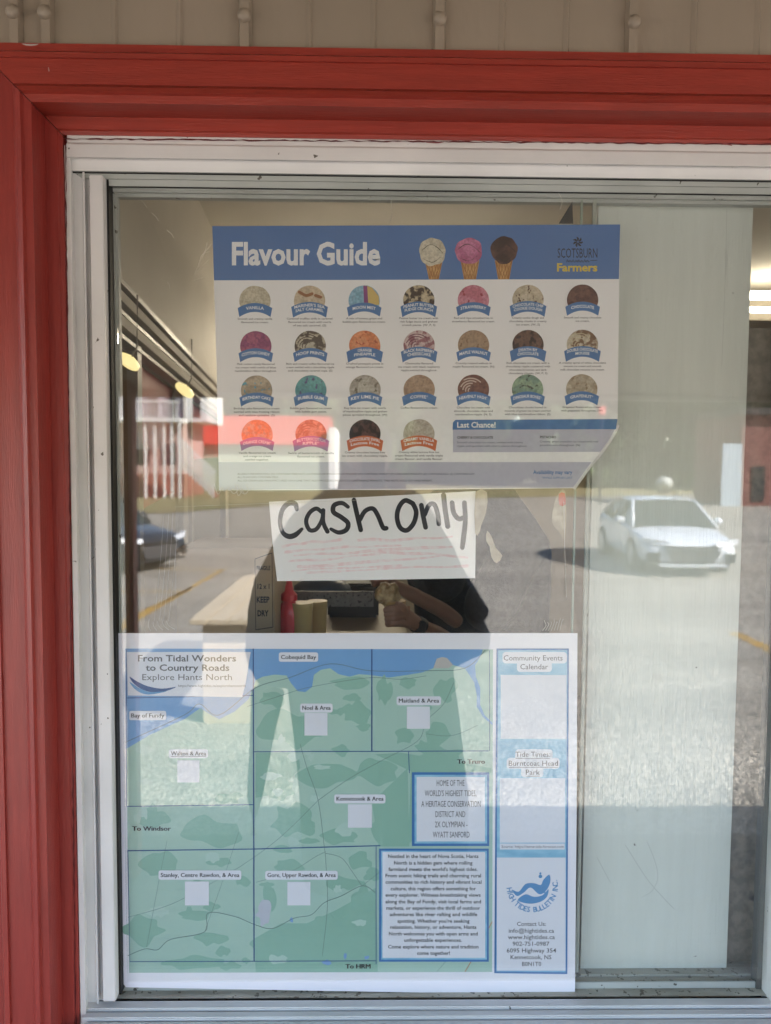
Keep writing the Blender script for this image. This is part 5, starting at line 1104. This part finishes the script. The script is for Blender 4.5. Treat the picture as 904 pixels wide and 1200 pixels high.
# second house with raised deck, posts, lattice and stairs at the left
D2 = 44
def h2(px, py, d=D2): return behind(px, py, d)
h2t = thing('house', 'white house with upper deck, slatted shade and outside stairs mirrored at the far left', 'house', (h2(165, 560).x, -D2-1, 0))
flat('dark_house_glass', (0.03, 0.035, 0.04), 0.1); pkw = mat('pinkish_wall_paint', (0.50, 0.33, 0.29), (0.44, 0.29, 0.26), 2, rough=0.7); brk = mat('brick_red_base', (0.32, 0.13, 0.085), (0.24, 0.10, 0.07), 2, rough=0.8)
zb_ = h2(165, 556).z; zd = h2(165, 491).z; zt3 = h2(165, 466).z+2
P(MB().box((h2(60, 560).x, -D2-7, 0), (h2(209, 560).x, -D2-1.5, max(0.3, zb_))).build('base_wall', brk, None), h2t)
P(MB().box((h2(60, 560).x, -D2-7, max(0.3, zb_)), (h2(208, 560).x, -D2-1.5, zd)).build('wall', pkw, None), h2t)
lavw = mat('lavender_grey_wall', (0.36, 0.33, 0.38), (0.28, 0.26, 0.30), 1.2, rough=0.7)
P(MB().box((h2(60, 560).x, -D2-7, zd), (h2(206, 560).x, -D2-2.5, zt3)).build('upper_wall', lavw, None), h2t)
P(MB().box((h2(206.3, 560).x, -D2-7, zd), (h2(234, 560).x, -D2-2.3, zt3)).build('gable_wall', sw_, None), h2t)
for px in (112, 142, 168, 192, 222): P(MB().box((h2(px-5, 560).x, -D2-2.5, zd+0.25), (h2(px+4, 560).x, -D2-2.25, zd+1.7)).build('window', flat('dark_house_glass', (0.03, 0.035, 0.04), 0.1), None), h2t)
P(MB().box((h2(60, 560).x, -D2-1.5, zd-0.18), (h2(214, 560).x, -D2+0.6, zd+0.06)).build('deck_floor', sw_, None), h2t)
for px in (60, 80, 100, 130, 150, 173, 184, 195, 204, 213):
    a = h2(px, 560); P(MB().box((a.x-0.055, -D2+0.3, 0), (a.x+0.055, -D2+0.48, zd)).build('post', sw_, None), h2t)
for k in range(36):
    a = h2(60 + k*4.3, 560); P(MB().box((a.x-0.03, -D2+0.45, zd+0.06), (a.x+0.03, -D2+0.51, zd+0.95)).build('baluster', sw_, None), h2t)
P(MB().box((h2(58, 560).x, -D2+0.42, zd+0.95), (h2(214, 560).x, -D2+0.56, zd+1.05)).build('handrail', sw_, None), h2t)
for k in range(8):
    z = h2(170, 494+k*4.4).z; P(MB().box((h2(152+k*1.2, 560).x, -D2+0.1, z-0.045), (h2(194, 560).x, -D2+0.2, z+0.045)).build('shade_slat', sw_, None), h2t)
for k in range(11):
    t_ = k/10; a = h2(212 + 38*t_, 548); z = h2(212, 532+36*t_).z; P(MB().box((a.x-0.05, -D2-0.05, max(0, z-0.8)), (a.x+0.05, -D2+0.05, z+0.75)).build('stair_baluster', sw_, None), h2t)
P(MB().bar((h2(209, 530).x, -D2, h2(209, 512).z), (h2(253, 530).x, -D2, h2(253, 555).z), 0.12, 0.12).build('stair_rail', sw_, None), h2t)
P(MB().bar((h2(209, 530).x, -D2-0.3, h2(209, 538).z), (h2(253, 530).x, -D2-0.3, 0.1), 0.6, 0.2).build('stair_string', brk, None), h2t)
for px in (158, 190): 
    a = h2(px, 540); P(MB().box((a.x-0.45, -D2-1.5, zb_+0.6), (a.x+0.45, -D2-1.44, zb_+1.9)).build('window', flat('dark_house_glass'), None), h2t)
# red building and small pale shed at the right
D3 = 40
o = thing('shop_building', 'red building with pale blue door mirrored at the right edge', 'building', (behind(895, 560, D3).x, -D3-2, 0))
a = behind(868, 560, D3); z_ = behind(868, 486, D3).z
P(MB().box((a.x, -D3-6, 0), (a.x+7, -D3, z_)).build('wall', mat('barn_red_boards', (0.22, 0.08, 0.065), (0.18, 0.065, 0.05), 2, (8, 1, 1), 0.7), None), o)
P(MB().box((a.x-0.4, -D3-6.4, z_), (a.x+7.4, -D3+0.4, z_+0.35)).build('roof', flat('dark_shingle', (0.05, 0.045, 0.045), 0.8), None), o)
P(MB().box((a.x-1.1, -D3+0.005, 0), (a.x-0.02, -D3+0.12, behind(868, 520, D3).z)).build('door', flat('pale_blue_paint', (0.38, 0.44, 0.50)), None), o)
P(MB().box((a.x+0.6, -D3, 0.3), (a.x+1.3, -D3+0.05, 2.2)).build('window', flat('dark_house_glass'), None), o)
tk = behind(778, 572, 61); o = thing('propane_tank', 'small white round tank on the verge mirrored above the white car', 'tank', (tk.x, tk.y, 0.03)); o.scale = (1.25, 1.25, 1.15)
MB().lathe((0, 0, 0.25), [(0.25, 0), (0.5, 0.15), (0.58, 0.45), (0.5, 0.75), (0.2, 0.9)], 20).build('tank_shell', flat('dull_tank_white', (0.42, 0.43, 0.40)), o, smooth=True); MB().box((-0.3, -0.3, 0), (0.3, 0.3, 0.25)).build('stand', flat('dark_shingle'), o)
for px, lb in ((706, 'small red box sign on a post mirrored left of the white tank'),):
    q = behind(px, 482, 40); o = thing('post_sign', lb, 'sign', (q.x, q.y, 0)); MB().box((-0.06, -0.06, 0), (0.06, 0.06, q.z)).build('post', flat('dark_shingle'), o); MB().box((-0.16, -0.1, q.z-0.2), (0.16, 0.1, q.z+0.25)).build('sign_face', flat('sign_red', (0.55, 0.08, 0.07)), o)

# trees behind
leaf = mat('dark_leaf', (0.045, 0.075, 0.025), (0.085, 0.12, 0.04), 0.7, rough=0.7); bark = mat('bark', (0.09, 0.07, 0.05), (0.06, 0.045, 0.035), 4, rough=0.9)
def leafmesh(seed, H, R, n, cols):
    rg_ = random.Random(seed); b = MB(); cl = []
    for k in range(60):
        a = rg_.uniform(0, 6.28); h = rg_.uniform(0.04, 1.0); rr_ = R*(1-abs(h-0.4)*1.0)*rg_.uniform(0.3, 1.0); cl.append((Vector((rr_*math.cos(a), rr_*math.sin(a), H*h)), rg_.uniform(0.5, 1.15)))
    for k in range(n):
        c_, r_ = cl[rg_.randrange(len(cl))]; v = Vector((rg_.gauss(0, 1), rg_.gauss(0, 1), rg_.gauss(0, 0.8))).normalized()*r_*rg_.uniform(0.6, 1.1); p = c_+v
        u = Vector((rg_.uniform(-1, 1), rg_.uniform(-1, 1), rg_.uniform(-1, 1))).normalized(); w = u.cross(Vector((rg_.uniform(-1, 1), rg_.uniform(-1, 1), rg_.uniform(-1, 1)))).normalized(); s_ = rg_.uniform(0.2, 0.42)
        b.add([p-u*s_, p+w*s_*0.6, p+u*s_, p-w*s_*0.6], [(0, 1, 2, 3)])
    me = bpy.data.meshes.new('crown'); me.from_pydata(b.v, [], b.f); me.materials.append(leaf)
    t_ = MB(); t_.tube([(0, 0, 0), (0.1, 0, H*0.4), (0, 0.1, H*0.9)], [0.28, 0.18, 0.04], 8)
    for k in range(7):
        a = k*0.9; t_.tube([(0.05, 0, H*(0.3+0.07*k)), (R*0.35*math.cos(a), R*0.35*math.sin(a), H*(0.42+0.07*k)), (R*0.6*math.cos(a), R*0.6*math.sin(a), H*(0.5+0.07*k))], [0.09, 0.06, 0.02], 6)
    o = t_.build('trunk', bark); mt = o.data; bpy.data.objects.remove(o); return me, mt
kinds = [leafmesh(1, 11, 3.4, 5200, 0), leafmesh(2, 13, 3.0, 5200, 0), leafmesh(9, 9, 3.8, 5200, 0)]
rs_ = random.Random(4)
spots_ = [(-20 + 34*i + rs_.uniform(-8, 8), rs_.choice((68, 76, 84, 92)), rs_.randrange(3)) for i in range(32)]
desc = ['broad leafy tree', 'tall leafy tree', 'low spreading leafy tree']
ordn = 'first second third fourth fifth sixth seventh eighth ninth tenth eleventh twelfth thirteenth fourteenth fifteenth sixteenth'.split()
for i, (px, d_, k) in enumerate(spots_):
    q = behind(px, 560, d_)
    wh = '%s from the %s' % ((ordn[i], 'left') if i < 16 else (ordn[31-i], 'right'))
    t_ = thing('leafy_tree', '%s, %s in the mirrored tree line' % (desc[k], wh), 'tree', (q.x, q.y, 0), i*1.3, 'trees mirrored beyond the lot')
    sc_ = 1.0 + 0.12*math.sin(i*2.1); t_.scale = (1.35*sc_, 1.35*sc_, 1.3*sc_)
    for nm_, me in (('crown', kinds[k][0]), ('trunk', kinds[k][1])):
        c_ = bpy.data.objects.new(nm_, me); link(c_, t_)
